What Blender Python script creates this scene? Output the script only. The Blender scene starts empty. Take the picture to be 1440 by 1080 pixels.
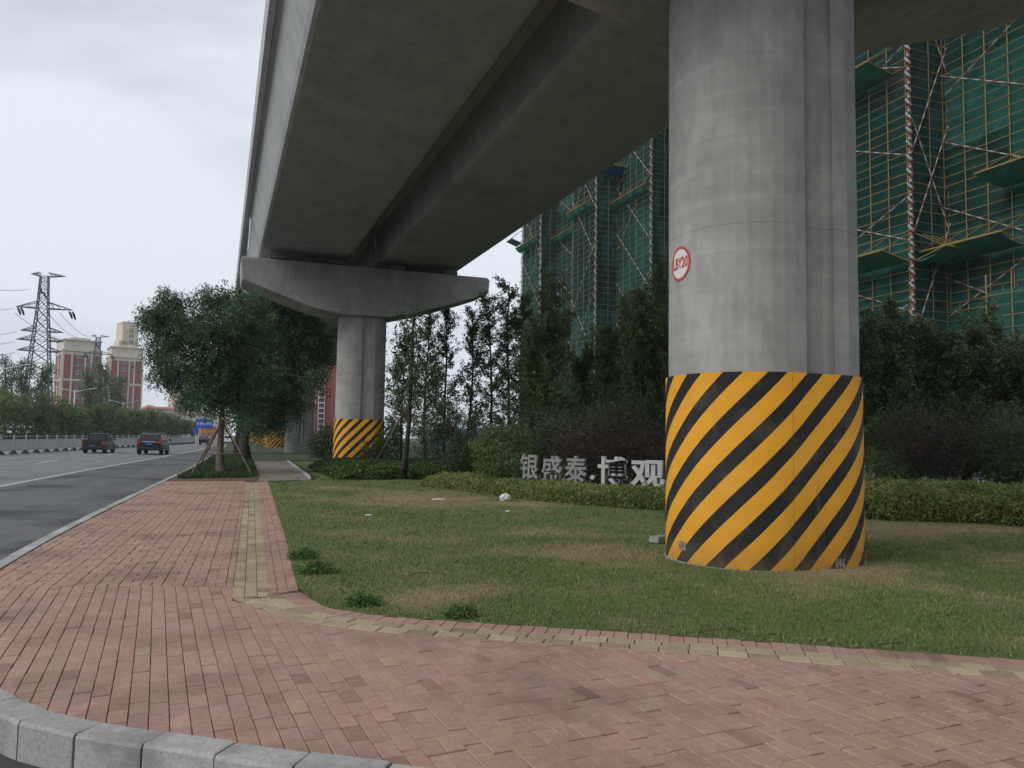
import bpy, bmesh, math, random
import numpy as np
from mathutils import Vector, Matrix, noise as mnoise

# ------------------------------------------------------------------ camera, world, sun, exposure
random.seed(7); rng = np.random.default_rng(7)
scn = bpy.context.scene; COL = scn.collection
CAMH = 1.5; ROLL = math.radians(.9); FPX = 1080.0; HOR = 610.0; VPX = 308.0
_dx, _dy = VPX-720, 540-HOR
_X, _Y = _dx*math.cos(ROLL)-_dy*math.sin(ROLL), _dx*math.sin(ROLL)+_dy*math.cos(ROLL)
PITCH = math.atan(-_Y/FPX)
YAW = math.atan(-_X/(FPX/math.cos(PITCH)))             # to the right of the viaduct's axis (+Y)
FW = np.array([math.sin(YAW)*math.cos(PITCH), math.cos(YAW)*math.cos(PITCH), math.sin(PITCH)])
_r = np.array([math.cos(YAW), -math.sin(YAW), 0]); _u = np.cross(_r, FW)
RT = _r*math.cos(ROLL)+_u*math.sin(ROLL); UP = -_r*math.sin(ROLL)+_u*math.cos(ROLL)
cam_d = bpy.data.cameras.new('camera'); cam = bpy.data.objects.new('camera', cam_d); COL.objects.link(cam)
cam_d.sensor_width = 36; cam_d.lens = 36*FPX/1440; cam_d.clip_start = .05; cam_d.clip_end = 6000
cam.location = (0, 0, CAMH); cam.rotation_euler = Matrix((RT, UP, -FW)).transposed().to_euler()
scn.camera = cam
scn.view_settings.view_transform = 'Standard'; scn.view_settings.look = 'None'
scn.view_settings.gamma = 1; scn.view_settings.use_curve_mapping = False
scn.view_settings.exposure = 0.42
SUN_EL, SUN_AZ = math.radians(40), math.radians(-105)   # azimuth from +Y towards +X
w = bpy.data.worlds.new('World'); scn.world = w; w.use_nodes = True
nt = w.node_tree; nt.nodes.clear(); N = nt.nodes.new; L = nt.links.new
out = N('ShaderNodeOutputWorld'); bg = N('ShaderNodeBackground'); sky = N('ShaderNodeTexSky')
sky.sky_type = 'NISHITA'; sky.sun_disc = False; sky.sun_elevation = SUN_EL; sky.sun_rotation = SUN_AZ
sky.air_density = 1; sky.dust_density = 2
tc = N('ShaderNodeTexCoord'); mp = N('ShaderNodeMapping'); mp.inputs['Scale'].default_value = (1, 1, 2.6)
nz = N('ShaderNodeTexNoise'); nz.inputs['Scale'].default_value = 1.7; nz.inputs['Detail'].default_value = 6; nz.inputs['Roughness'].default_value = .52
nz.inputs['Distortion'].default_value = .35
L(tc.outputs['Generated'], mp.inputs['Vector']); L(mp.outputs['Vector'], nz.inputs['Vector'])
cr = N('ShaderNodeValToRGB'); e = cr.color_ramp.elements
e[0].position = .36; e[0].color = (.455, .495, .565, 1); e[1].position = .60; e[1].color = (.70, .74, .80, 1)
L(nz.outputs['Fac'], cr.inputs['Fac'])
sc = N('ShaderNodeVectorMath'); sc.operation = 'SCALE'; sc.inputs['Scale'].default_value = 9.6
L(cr.outputs['Color'], sc.inputs[0])
mx = N('ShaderNodeMix'); mx.data_type = 'RGBA'; mx.inputs[0].default_value = .9
L(sky.outputs['Color'], mx.inputs[6]); L(sc.outputs[0], mx.inputs[7])
L(mx.outputs[2], bg.inputs['Color']); bg.inputs['Strength'].default_value = .1
L(bg.outputs[0], out.inputs['Surface'])
sun_d = bpy.data.lights.new('sun', 'SUN'); sun_d.energy = 1.5; sun_d.angle = math.radians(40); sun_d.color = (1, .97, .93)
sun = bpy.data.objects.new('sun', sun_d); COL.objects.link(sun)
sdir = Vector((math.sin(SUN_AZ)*math.cos(SUN_EL), math.cos(SUN_AZ)*math.cos(SUN_EL), math.sin(SUN_EL)))
sun.rotation_euler = sdir.to_track_quat('Z', 'Y').to_euler()

# ------------------------------------------------------------------ survey helpers: bearings read off the photograph -> metres
C0 = np.array([0, 0, CAMH])
def at(x, y, d): return Vector(C0 + d*(FW + RT*(x-720)/FPX + UP*(540-y)/FPX))
def g(x, y, z=0.0):
    r = FW*FPX + RT*(x-720) + UP*(540-y)
    return Vector(C0 + r*((z-CAMH)/r[2]))
def hor(x): return 540+(FW[2]*FPX+RT[2]*(x-720))/UP[2]
def stand(x, d, z=0.0):
    p = at(x, hor(x), d); p.z = z; return p

# ------------------------------------------------------------------ materials
MATS = {}
def mat(name, c1, c2=None, scale=4, rough=.8, bump=0, bscale=None, metal=0, tint=False, detail=6, stretch=(1, 1, 1), spec=.3,
        c3=None, scale3=.6, lo3=.5, hi3=.7, coat=0):
    """noise blend of two colours, optional stain colour c3, optional per-piece tint from the 'tint' attribute, bump"""
    if name in MATS: return MATS[name]
    m = bpy.data.materials.new(name); m.use_nodes = True; t = m.node_tree; n = t.nodes.new; l = t.links.new
    b = t.nodes['Principled BSDF']; b.inputs['Roughness'].default_value = rough; b.inputs['Metallic'].default_value = metal
    b.inputs['Specular IOR Level'].default_value = spec; b.inputs['Coat Weight'].default_value = coat
    co = n('ShaderNodeTexCoord'); ma = n('ShaderNodeMapping'); ma.inputs['Scale'].default_value = stretch
    l(co.outputs['Object'], ma.inputs['Vector'])
    z = n('ShaderNodeTexNoise'); z.inputs['Scale'].default_value = scale; z.inputs['Detail'].default_value = detail; z.inputs['Roughness'].default_value = .62
    l(ma.outputs['Vector'], z.inputs['Vector'])
    r = n('ShaderNodeMapRange'); r.inputs['From Min'].default_value = .3; r.inputs['From Max'].default_value = .7
    l(z.outputs['Fac'], r.inputs['Value'])
    x = n('ShaderNodeMix'); x.data_type = 'RGBA'; x.inputs[6].default_value = (*c1, 1); x.inputs[7].default_value = (*(c2 or c1), 1)
    l(r.outputs['Result'], x.inputs[0]); cur = x.outputs[2]
    if c3:
        z3 = n('ShaderNodeTexNoise'); z3.inputs['Scale'].default_value = scale3; z3.inputs['Detail'].default_value = 8; z3.inputs['Roughness'].default_value = .65
        l(co.outputs['Object'], z3.inputs['Vector'])
        r3 = n('ShaderNodeMapRange'); r3.inputs['From Min'].default_value = lo3; r3.inputs['From Max'].default_value = hi3
        l(z3.outputs['Fac'], r3.inputs['Value'])
        x3 = n('ShaderNodeMix'); x3.data_type = 'RGBA'; l(r3.outputs['Result'], x3.inputs[0]); l(cur, x3.inputs[6]); x3.inputs[7].default_value = (*c3, 1)
        cur = x3.outputs[2]
    if tint:
        a = n('ShaderNodeAttribute'); a.attribute_name = 'tint'
        y = n('ShaderNodeMix'); y.data_type = 'RGBA'; y.blend_type = 'MULTIPLY'; y.inputs[0].default_value = 1
        l(cur, y.inputs[6]); l(a.outputs['Color'], y.inputs[7]); cur = y.outputs[2]
    l(cur, b.inputs['Base Color'])
    if bump:
        zb = n('ShaderNodeTexNoise'); zb.inputs['Scale'].default_value = bscale or scale*6; zb.inputs['Detail'].default_value = 4
        l(co.outputs['Object'], zb.inputs['Vector'])
        bp = n('ShaderNodeBump'); bp.inputs['Strength'].default_value = bump; bp.inputs['Distance'].default_value = .02
        l(zb.outputs['Fac'], bp.inputs['Height']); l(bp.outputs['Normal'], b.inputs['Normal'])
    MATS[name] = m; return m
def concrete(name, c1, c2, streak=.5, joint=None):
    """cast concrete: cloudy tone, fine pores, faint horizontal pour lines and rain streaks running down"""
    if name in MATS: return MATS[name]
    m = bpy.data.materials.new(name); m.use_nodes = True; t = m.node_tree; n = t.nodes.new; l = t.links.new
    b = t.nodes['Principled BSDF']; b.inputs['Roughness'].default_value = .88; b.inputs['Specular IOR Level'].default_value = .25
    co = n('ShaderNodeTexCoord')
    def nzn(scale, stretch=(1, 1, 1), det=8, ro=.6):
        ma = n('ShaderNodeMapping'); ma.inputs['Scale'].default_value = stretch; l(co.outputs['Object'], ma.inputs['Vector'])
        z = n('ShaderNodeTexNoise'); z.inputs['Scale'].default_value = scale; z.inputs['Detail'].default_value = det; z.inputs['Roughness'].default_value = ro
        l(ma.outputs['Vector'], z.inputs['Vector']); return z.outputs['Fac']
    def rng_(v, a, bb, lo=0, hi=1):
        r = n('ShaderNodeMapRange'); r.inputs['From Min'].default_value = a; r.inputs['From Max'].default_value = bb
        r.inputs['To Min'].default_value = lo; r.inputs['To Max'].default_value = hi; l(v, r.inputs['Value']); return r.outputs['Result']
    def mix(f, a, bcol, mode='MIX'):
        x = n('ShaderNodeMix'); x.data_type = 'RGBA'; x.blend_type = mode
        if isinstance(f, float): x.inputs[0].default_value = f
        else: l(f, x.inputs[0])
        for i, v in ((6, a), (7, bcol)):
            if isinstance(v, tuple): x.inputs[i].default_value = (*v, 1)
            else: l(v, x.inputs[i])
        return x.outputs[2]
    cur = mix(rng_(nzn(1.1), .32, .68), c1, c2)
    cur = mix(rng_(nzn(7, (1, 1, .25)), .45, .75, 0, .35), cur, tuple(v*.62 for v in c1))          # blotches drawn downwards
    cur = mix(rng_(nzn(3.2, (1, 1, .06)), .52, .72, 0, streak), cur, tuple(v*.5 for v in c1))       # rain streaks
    cur = mix(rng_(nzn(1.2, (.3, .3, 7)), .5, .72, 0, .22), cur, tuple(min(1, v*1.35) for v in c2))  # pour lines
    cur = mix(rng_(nzn(45), .62, .72, 0, .4), cur, tuple(v*.45 for v in c1))                         # pores
    if joint:                                                                                        # form joints every few metres along one axis
        sp_ = n('ShaderNodeSeparateXYZ'); l(co.outputs['Object'], sp_.inputs[0])
        for per, wd_, st_ in ((joint[1], .009, .36), (joint[1]/2, .006, .2)):
            dv = n('ShaderNodeMath'); dv.operation = 'DIVIDE'; dv.inputs[1].default_value = per; l(sp_.outputs[joint[0]], dv.inputs[0])
            wv = n('ShaderNodeMath'); wv.operation = 'MULTIPLY_ADD'; wv.inputs[1].default_value = .012; l(nzn(.9), wv.inputs[0]); l(dv.outputs[0], wv.inputs[2])
            fr = n('ShaderNodeMath'); fr.operation = 'FRACT'; l(wv.outputs[0], fr.inputs[0])
            lt = n('ShaderNodeMath'); lt.operation = 'LESS_THAN'; lt.inputs[1].default_value = wd_/per*1.6; l(fr.outputs[0], lt.inputs[0])
            ml = n('ShaderNodeMath'); ml.operation = 'MULTIPLY'; l(lt.outputs[0], ml.inputs[0]); l(rng_(nzn(1.7), .35, .65, .1, st_), ml.inputs[1])
            cur = mix(ml.outputs[0], cur, tuple(v*.45 for v in c1))
        cur = mix(rng_(nzn(.5, (1, .5, .5)), .52, .74, 0, .5), cur, tuple(v*.55 for v in c1))             # broad damp stains
        cur = mix(rng_(nzn(2.4, (1, 1, 1)), .60, .75, 0, .35), cur, tuple(min(1, v*1.3) for v in c2))      # lime bloom
    l(cur, b.inputs['Base Color'])
    bp = n('ShaderNodeBump'); bp.inputs['Strength'].default_value = .25; bp.inputs['Distance'].default_value = .015
    l(nzn(38), bp.inputs['Height']); l(bp.outputs['Normal'], b.inputs['Normal'])
    MATS[name] = m; return m
def leafmat(name, c1, c2, transl=.25):
    if name in MATS: return MATS[name]
    m = mat(name, c1, c2, scale=.9, rough=.6, tint=True, spec=.25)
    t = m.node_tree; b = t.nodes['Principled BSDF']; o = [q for q in t.nodes if q.type == 'OUTPUT_MATERIAL'][0]
    tr = t.nodes.new('ShaderNodeBsdfTranslucent'); ms = t.nodes.new('ShaderNodeMixShader'); ms.inputs[0].default_value = transl
    t.links.new(b.inputs['Base Color'].links[0].from_socket, tr.inputs['Color'])
    t.links.new(b.outputs[0], ms.inputs[1]); t.links.new(tr.outputs[0], ms.inputs[2]); t.links.new(ms.outputs[0], o.inputs['Surface'])
    return m
def stripe_mat():
    m = bpy.data.materials.new('hazard_stripes'); m.use_nodes = True; t = m.node_tree; n = t.nodes.new; l = t.links.new
    b = t.nodes['Principled BSDF']; b.inputs['Roughness'].default_value = .7; b.inputs['Specular IOR Level'].default_value = .2
    uv = n('ShaderNodeUVMap'); sx = n('ShaderNodeSeparateXYZ'); l(uv.outputs['UV'], sx.inputs[0])
    z0 = n('ShaderNodeTexNoise'); z0.inputs['Scale'].default_value = 1.3; z0.inputs['Detail'].default_value = 2; l(uv.outputs['UV'], z0.inputs['Vector'])
    wob = n('ShaderNodeMath'); wob.operation = 'MULTIPLY'; wob.inputs[1].default_value = .02; l(z0.outputs['Fac'], wob.inputs[0])
    s = n('ShaderNodeMath'); s.operation = 'SUBTRACT'; l(sx.outputs['X'], s.inputs[0]); l(sx.outputs['Y'], s.inputs[1])
    s2 = n('ShaderNodeMath'); s2.operation = 'ADD'; l(s.outputs[0], s2.inputs[0]); l(wob.outputs[0], s2.inputs[1])
    d = n('ShaderNodeMath'); d.operation = 'DIVIDE'; d.inputs[1].default_value = .50; l(s2.outputs[0], d.inputs[0])
    f = n('ShaderNodeMath'); f.operation = 'FRACT'; l(d.outputs[0], f.inputs[0])
    gt = n('ShaderNodeMath'); gt.operation = 'GREATER_THAN'; gt.inputs[1].default_value = .545; l(f.outputs[0], gt.inputs[0])
    zn = n('ShaderNodeTexNoise'); zn.inputs['Scale'].default_value = 5; zn.inputs['Detail'].default_value = 8; l(uv.outputs['UV'], zn.inputs['Vector'])
    yl = n('ShaderNodeMix'); yl.data_type = 'RGBA'; l(zn.outputs['Fac'], yl.inputs[0]); yl.inputs[6].default_value = (.54, .245, .016, 1); yl.inputs[7].default_value = (.68, .325, .026, 1)
    bl = n('ShaderNodeMix'); bl.data_type = 'RGBA'; l(zn.outputs['Fac'], bl.inputs[0]); bl.inputs[6].default_value = (.010, .0105, .011, 1); bl.inputs[7].default_value = (.022, .021, .02, 1)
    x = n('ShaderNodeMix'); x.data_type = 'RGBA'; l(gt.outputs[0], x.inputs[0]); l(yl.outputs[2], x.inputs[6]); l(bl.outputs[2], x.inputs[7])
    zd = n('ShaderNodeTexNoise'); zd.inputs['Scale'].default_value = 9; zd.inputs['Detail'].default_value = 10; zd.inputs['Roughness'].default_value = .7; l(uv.outputs['UV'], zd.inputs['Vector'])
    rd = n('ShaderNodeMapRange'); rd.inputs['From Min'].default_value = .6; rd.inputs['From Max'].default_value = .78; rd.inputs['To Max'].default_value = .55; l(zd.outputs['Fac'], rd.inputs['Value'])
    x2 = n('ShaderNodeMix'); x2.data_type = 'RGBA'; l(rd.outputs['Result'], x2.inputs[0]); l(x.outputs[2], x2.inputs[6]); x2.inputs[7].default_value = (.16, .12, .07, 1)
    cur = x2.outputs[2]
    def mm(op, a, bb, cl=False):
        q = n('ShaderNodeMath'); q.operation = op; q.use_clamp = cl
        for i_, v in ((0, a), (1, bb)):
            if isinstance(v, (int, float)): q.inputs[i_].default_value = v
            else: l(v, q.inputs[i_])
        return q.outputs[0]
    def nn(scale, st=(1, 1, 1), det=6):
        ma = n('ShaderNodeMapping'); ma.inputs['Scale'].default_value = st; l(uv.outputs['UV'], ma.inputs['Vector'])
        q = n('ShaderNodeTexNoise'); q.inputs['Scale'].default_value = scale; q.inputs['Detail'].default_value = det; q.inputs['Roughness'].default_value = .65; l(ma.outputs['Vector'], q.inputs['Vector']); return q.outputs['Fac']
    def over(f, col):
        global_ = n('ShaderNodeMix'); global_.data_type = 'RGBA'; l(f, global_.inputs[0]); l(cur, global_.inputs[6]); global_.inputs[7].default_value = (*col, 1); return global_.outputs[2]
    # splashed earth at the foot
    cur = over(mm('MULTIPLY', mm('SUBTRACT', 1.0, mm('MULTIPLY', sx.outputs['Y'], 2.6), True), mm('MULTIPLY', mm('SUBTRACT', nn(7), .30, True), 2.0, True), True), (.17, .12, .07))
    # dribbles from the top edge, faded patches, scratches and the sheet seam
    cur = over(mm('MULTIPLY', mm('MULTIPLY', mm('SUBTRACT', nn(5, (1, .07, 1)), .58, True), 5.0, True), .35, True), (.20, .16, .11))
    cur = over(mm('MULTIPLY', mm('MULTIPLY', mm('SUBTRACT', nn(1.6), .52, True), 4.0, True), .16, True), (.42, .34, .20))
    cur = over(mm('MULTIPLY', mm('MULTIPLY', mm('SUBTRACT', nn(22, (.35, 1.6, 1), 3), .70, True), 12.0, True), .7, True), (.30, .26, .20))
    sm = mm('LESS_THAN', mm('FRACT', mm('DIVIDE', mm('ADD', sx.outputs['X'], .55), 1.95), 0), .004)
    cur = over(mm('MULTIPLY', sm, .55), (.05, .035, .02))
    l(cur, b.inputs['Base Color']); MATS['hazard_stripes'] = m; return m

M = {}
M['conc'] = concrete('pier_concrete', (.265, .262, .248), (.40, .393, .37), .12, ('Z', 4.05))
M['conc_g'] = concrete('girder_concrete', (.32, .328, .328), (.41, .418, .415), .2, ('Y', 3.0))
M['conc_l'] = concrete('parapet_concrete', (.34, .35, .36), (.43, .44, .455), .3, ('Y', 2.0))
M['groove'] = concrete('groove_concrete', (.16, .155, .15), (.2, .195, .185))
M['stripe'] = stripe_mat()
M['asphalt'] = mat('asphalt', (.135, .138, .143), (.19, .193, .198), 2.2, .9, .35, 90, c3=(.10, .102, .106), scale3=.35, lo3=.5, hi3=.7, stretch=(1.0, .07, 1))
M['asphalt_d'] = mat('dark_asphalt', (.092, .094, .098), (.135, .137, .142), 1.6, .9, .35, 90, stretch=(1.1, .09, 1), c3=(.052, .053, .056), scale3=.3, lo3=.48, hi3=.62)
M['asphalt2'] = mat('side_road_asphalt', (.05, .05, .052), (.07, .07, .072), 3, .92, .5, 120)
M['paint'] = mat('road_paint', (.55, .55, .54), (.33, .33, .33), 9, .7)
M['granite'] = mat('granite', (.23, .24, .25), (.36, .37, .37), 55, .75, .35, 140, detail=9, c3=(.15, .15, .15), scale3=1.3, lo3=.5, hi3=.75)
M['granite_t'] = mat('granite_kerb', (.29, .29, .285), (.45, .445, .43), 45, .8, .35, 140, detail=9, tint=True, c3=(.2, .19, .18), scale3=1.6, lo3=.5, hi3=.72)
M['brick'] = mat('paver', (.80, .79, .78), (1.10, 1.09, 1.07), 26, .9, .35, 190, tint=True, detail=8, c3=(.56, .54, .53), scale3=.75, lo3=.48, hi3=.70)
M['joint'] = mat('joint_sand', (.085, .062, .052), (.12, .09, .075), 30, .95)
M['earth'] = mat('earth', (.035, .055, .018), (.07, .085, .035), 1.1, .95, .5, 30)
M['soil'] = mat('bed_soil', (.10, .06, .04), (.16, .09, .06), 4, .95, .6, 40)
M['lawn'] = mat('lawn_soil', (.8, .8, .8), (1.15, 1.15, 1.1), 14, .95, .6, 60, tint=True)
M['blade'] = mat('grass_blade', (.9, .9, .9), (1.15, 1.12, 1.05), 20, .65, tint=True, spec=.2)
M['bark'] = mat('bark', (.085, .065, .05), (.15, .12, .095), 9, .9, .6, 40, stretch=(1, 1, .2))
M['bark_d'] = mat('dark_bark', (.03, .026, .022), (.065, .055, .045), 9, .9, .6, 40, stretch=(1, 1, .2))
M['stake'] = mat('weathered_stake', (.12, .085, .06), (.20, .15, .11), 6, .9, .3, 30, stretch=(1, 1, .2))
M['leaf_tree'] = leafmat('pagoda_leaf', (0.0519, 0.1037, 0.0488), (0.0884, 0.1586, 0.0671))
M['leaf_dark'] = leafmat('dark_leaf', (.065, .090, .044), (.100, .130, .056))
M['leaf_mid'] = leafmat('mid_leaf', (.095, .135, .05), (.14, .185, .065))
M['leaf_lite'] = leafmat('light_leaf', (0.088, 0.1265, 0.0264), (0.132, 0.1705, 0.0396))
M['leaf_thin'] = leafmat('poplar_leaf', (0.0607, 0.1053, 0.0405), (0.1013, 0.1553, 0.0567))
M['leaf_far'] = leafmat('far_leaf', (.075, .105, .042), (.115, .15, .055))
M['leaf_plum'] = leafmat('plum_leaf', (0.0583, 0.0447, 0.0369), (0.0827, 0.0622, 0.0486))
M['leaf_hedge'] = leafmat('hedge_leaf', (.145, .185, .058), (.25, .28, .095))
M['leaf_bed'] = leafmat('bed_leaf', (0.0455, 0.0884, 0.0234), (0.078, 0.13, 0.0364))
M['weed'] = leafmat('weed_leaf', (.07, .14, .04), (.10, .19, .055))
M['white'] = mat('white_paint', (.72, .73, .74), (.60, .61, .62), 3, .5)
M['fence'] = mat('divider_paint', (.30, .31, .325), (.38, .39, .40), 5, .5)
M['rubber'] = mat('rubber', (.02, .02, .02), (.035, .035, .035), 9, .85)
M['galv'] = mat('galvanised_steel', (.10, .11, .125), (.15, .16, .18), 5, .6, metal=.2)
M['lamp'] = mat('lamp_paint', (.55, .56, .58), (.62, .63, .65), 3, .45)
M['pipe'] = mat('plastic_pipe', (.42, .43, .44), (.52, .53, .53), 3, .5)
M['black'] = mat('black_paint', (.007, .007, .008), (.010, .010, .011), 5, .35, spec=.25, coat=.05)
M['trim'] = mat('black_plastic', (.018, .018, .018), (.03, .03, .03), 20, .6)
M['bronze'] = mat('dark_brown_paint', (.020, .015, .015), (.028, .021, .021), 5, .4, spec=.25, coat=.05)
M['silver'] = mat('silver_paint', (.45, .46, .48), (.5, .51, .53), 4, .35, metal=.3)
M['carwhite'] = mat('white_car_paint', (.7, .71, .72), (.75, .75, .76), 4, .3)
M['glass'] = mat('dark_glass', (.014, .018, .022), (.02, .026, .03), 2, .15, spec=.4)
M['red_l'] = mat('tail_light', (.34, .02, .02), (.42, .04, .03), 8, .3)
M['plate'] = mat('blue_plate', (.03, .14, .45), (.05, .2, .52), 8, .45)
M['chrome'] = mat('chrome', (.65, .66, .68), (.7, .71, .72), 4, .2, metal=.8)
M['net'] = mat('green_net', (.012, .052, .042), (.023, .080, .064), .55, .9, .5, 5, c3=(.07, .085, .083), scale3=.16, lo3=.55, hi3=.74, stretch=(1, 1, 1.6), tint=True, spec=.03)
M['net_fan'] = mat('green_fan_net', (.035, .19, .13), (.06, .25, .17), 1.3, .9, .6, 3)
M['pole_y'] = mat('yellow_pole', (.30, .20, .05), (.21, .14, .05), 1.5, .6)
M['pole_r'] = mat('rusty_pole', (.13, .10, .08), (.19, .15, .12), 2, .7)
M['pole_rw'] = None
M['tarp'] = mat('blue_tarp', (.02, .16, .42), (.03, .22, .52), 2, .6, .4, 3)
M['sitewall'] = mat('hoarding_white', (.30, .34, .36), (.38, .42, .43), 1, .5)
M['hoard_blue'] = mat('hoarding_blue', (.05, .17, .38), (.07, .21, .42), 1, .5)
M['hoard_green'] = mat('hoarding_green', (.04, .20, .14), (.06, .25, .17), 1, .5)
M['letter'] = mat('brushed_letter', (.42, .42, .41), (.54, .54, .53), 6, .5, metal=.2)
M['letter_d'] = mat('weathered_letter', (.21, .21, .205), (.29, .29, .28), 9, .6, metal=.2)
M['bred'] = mat('red_brick_wall', (.28, .092, .08), (.33, .115, .10), 2, .9)
M['bcream'] = mat('cream_render', (.52, .47, .38), (.60, .55, .45), .4, .85, c3=(.40, .36, .30), scale3=.2)
M['btan'] = mat('tan_render', (.56, .47, .35), (.63, .54, .41), .4, .85)
M['bwin'] = mat('window_glass', (.09, .12, .14), (.13, .16, .18), .8, .25, spec=.5)
M['broof'] = mat('red_roof', (.33, .11, .07), (.38, .15, .10), 2, .8)
M['signblue'] = mat('sign_blue', (.015, .08, .36), (.02, .10, .42), 3, .5)
M['signorange'] = mat('orange_wall', (.50, .17, .06), (.56, .22, .08), 3, .7)
M['sign_white'] = mat('sign_white', (.72, .70, .68), (.64, .62, .60), 12, .6)
M['sign_red'] = mat('sign_red', (.52, .075, .05), (.42, .06, .045), 12, .6)
M['bag'] = mat('plastic_bag', (.6, .61, .62), (.72, .72, .73), 9, .4, .5, 30)
M['stonegrey'] = mat('stone_block', (.2, .2, .195), (.3, .3, .29), 20, .9, .5, 60)
def banded(name, ca, cb, per, axis='Z'):
    m = bpy.data.materials.new(name); m.use_nodes = True; t = m.node_tree; n = t.nodes.new; l = t.links.new
    b = t.nodes['Principled BSDF']; b.inputs['Roughness'].default_value = .6
    co = n('ShaderNodeUVMap'); s = n('ShaderNodeSeparateXYZ'); l(co.outputs[0], s.inputs[0])
    d = n('ShaderNodeMath'); d.operation = 'DIVIDE'; d.inputs[1].default_value = per; l(s.outputs['Y'], d.inputs[0])
    f = n('ShaderNodeMath'); f.operation = 'FRACT'; l(d.outputs[0], f.inputs[0])
    q = n('ShaderNodeMath'); q.operation = 'GREATER_THAN'; q.inputs[1].default_value = .5; l(f.outputs[0], q.inputs[0])
    x = n('ShaderNodeMix'); x.data_type = 'RGBA'; l(q.outputs[0], x.inputs[0]); x.inputs[6].default_value = (*ca, 1); x.inputs[7].default_value = (*cb, 1)
    l(x.outputs[2], b.inputs['Base Color']); MATS[name] = m; return m
M['pole_rw'] = banded('red_white_pole', (.20, .075, .055), (.36, .34, .31), .9)

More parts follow.
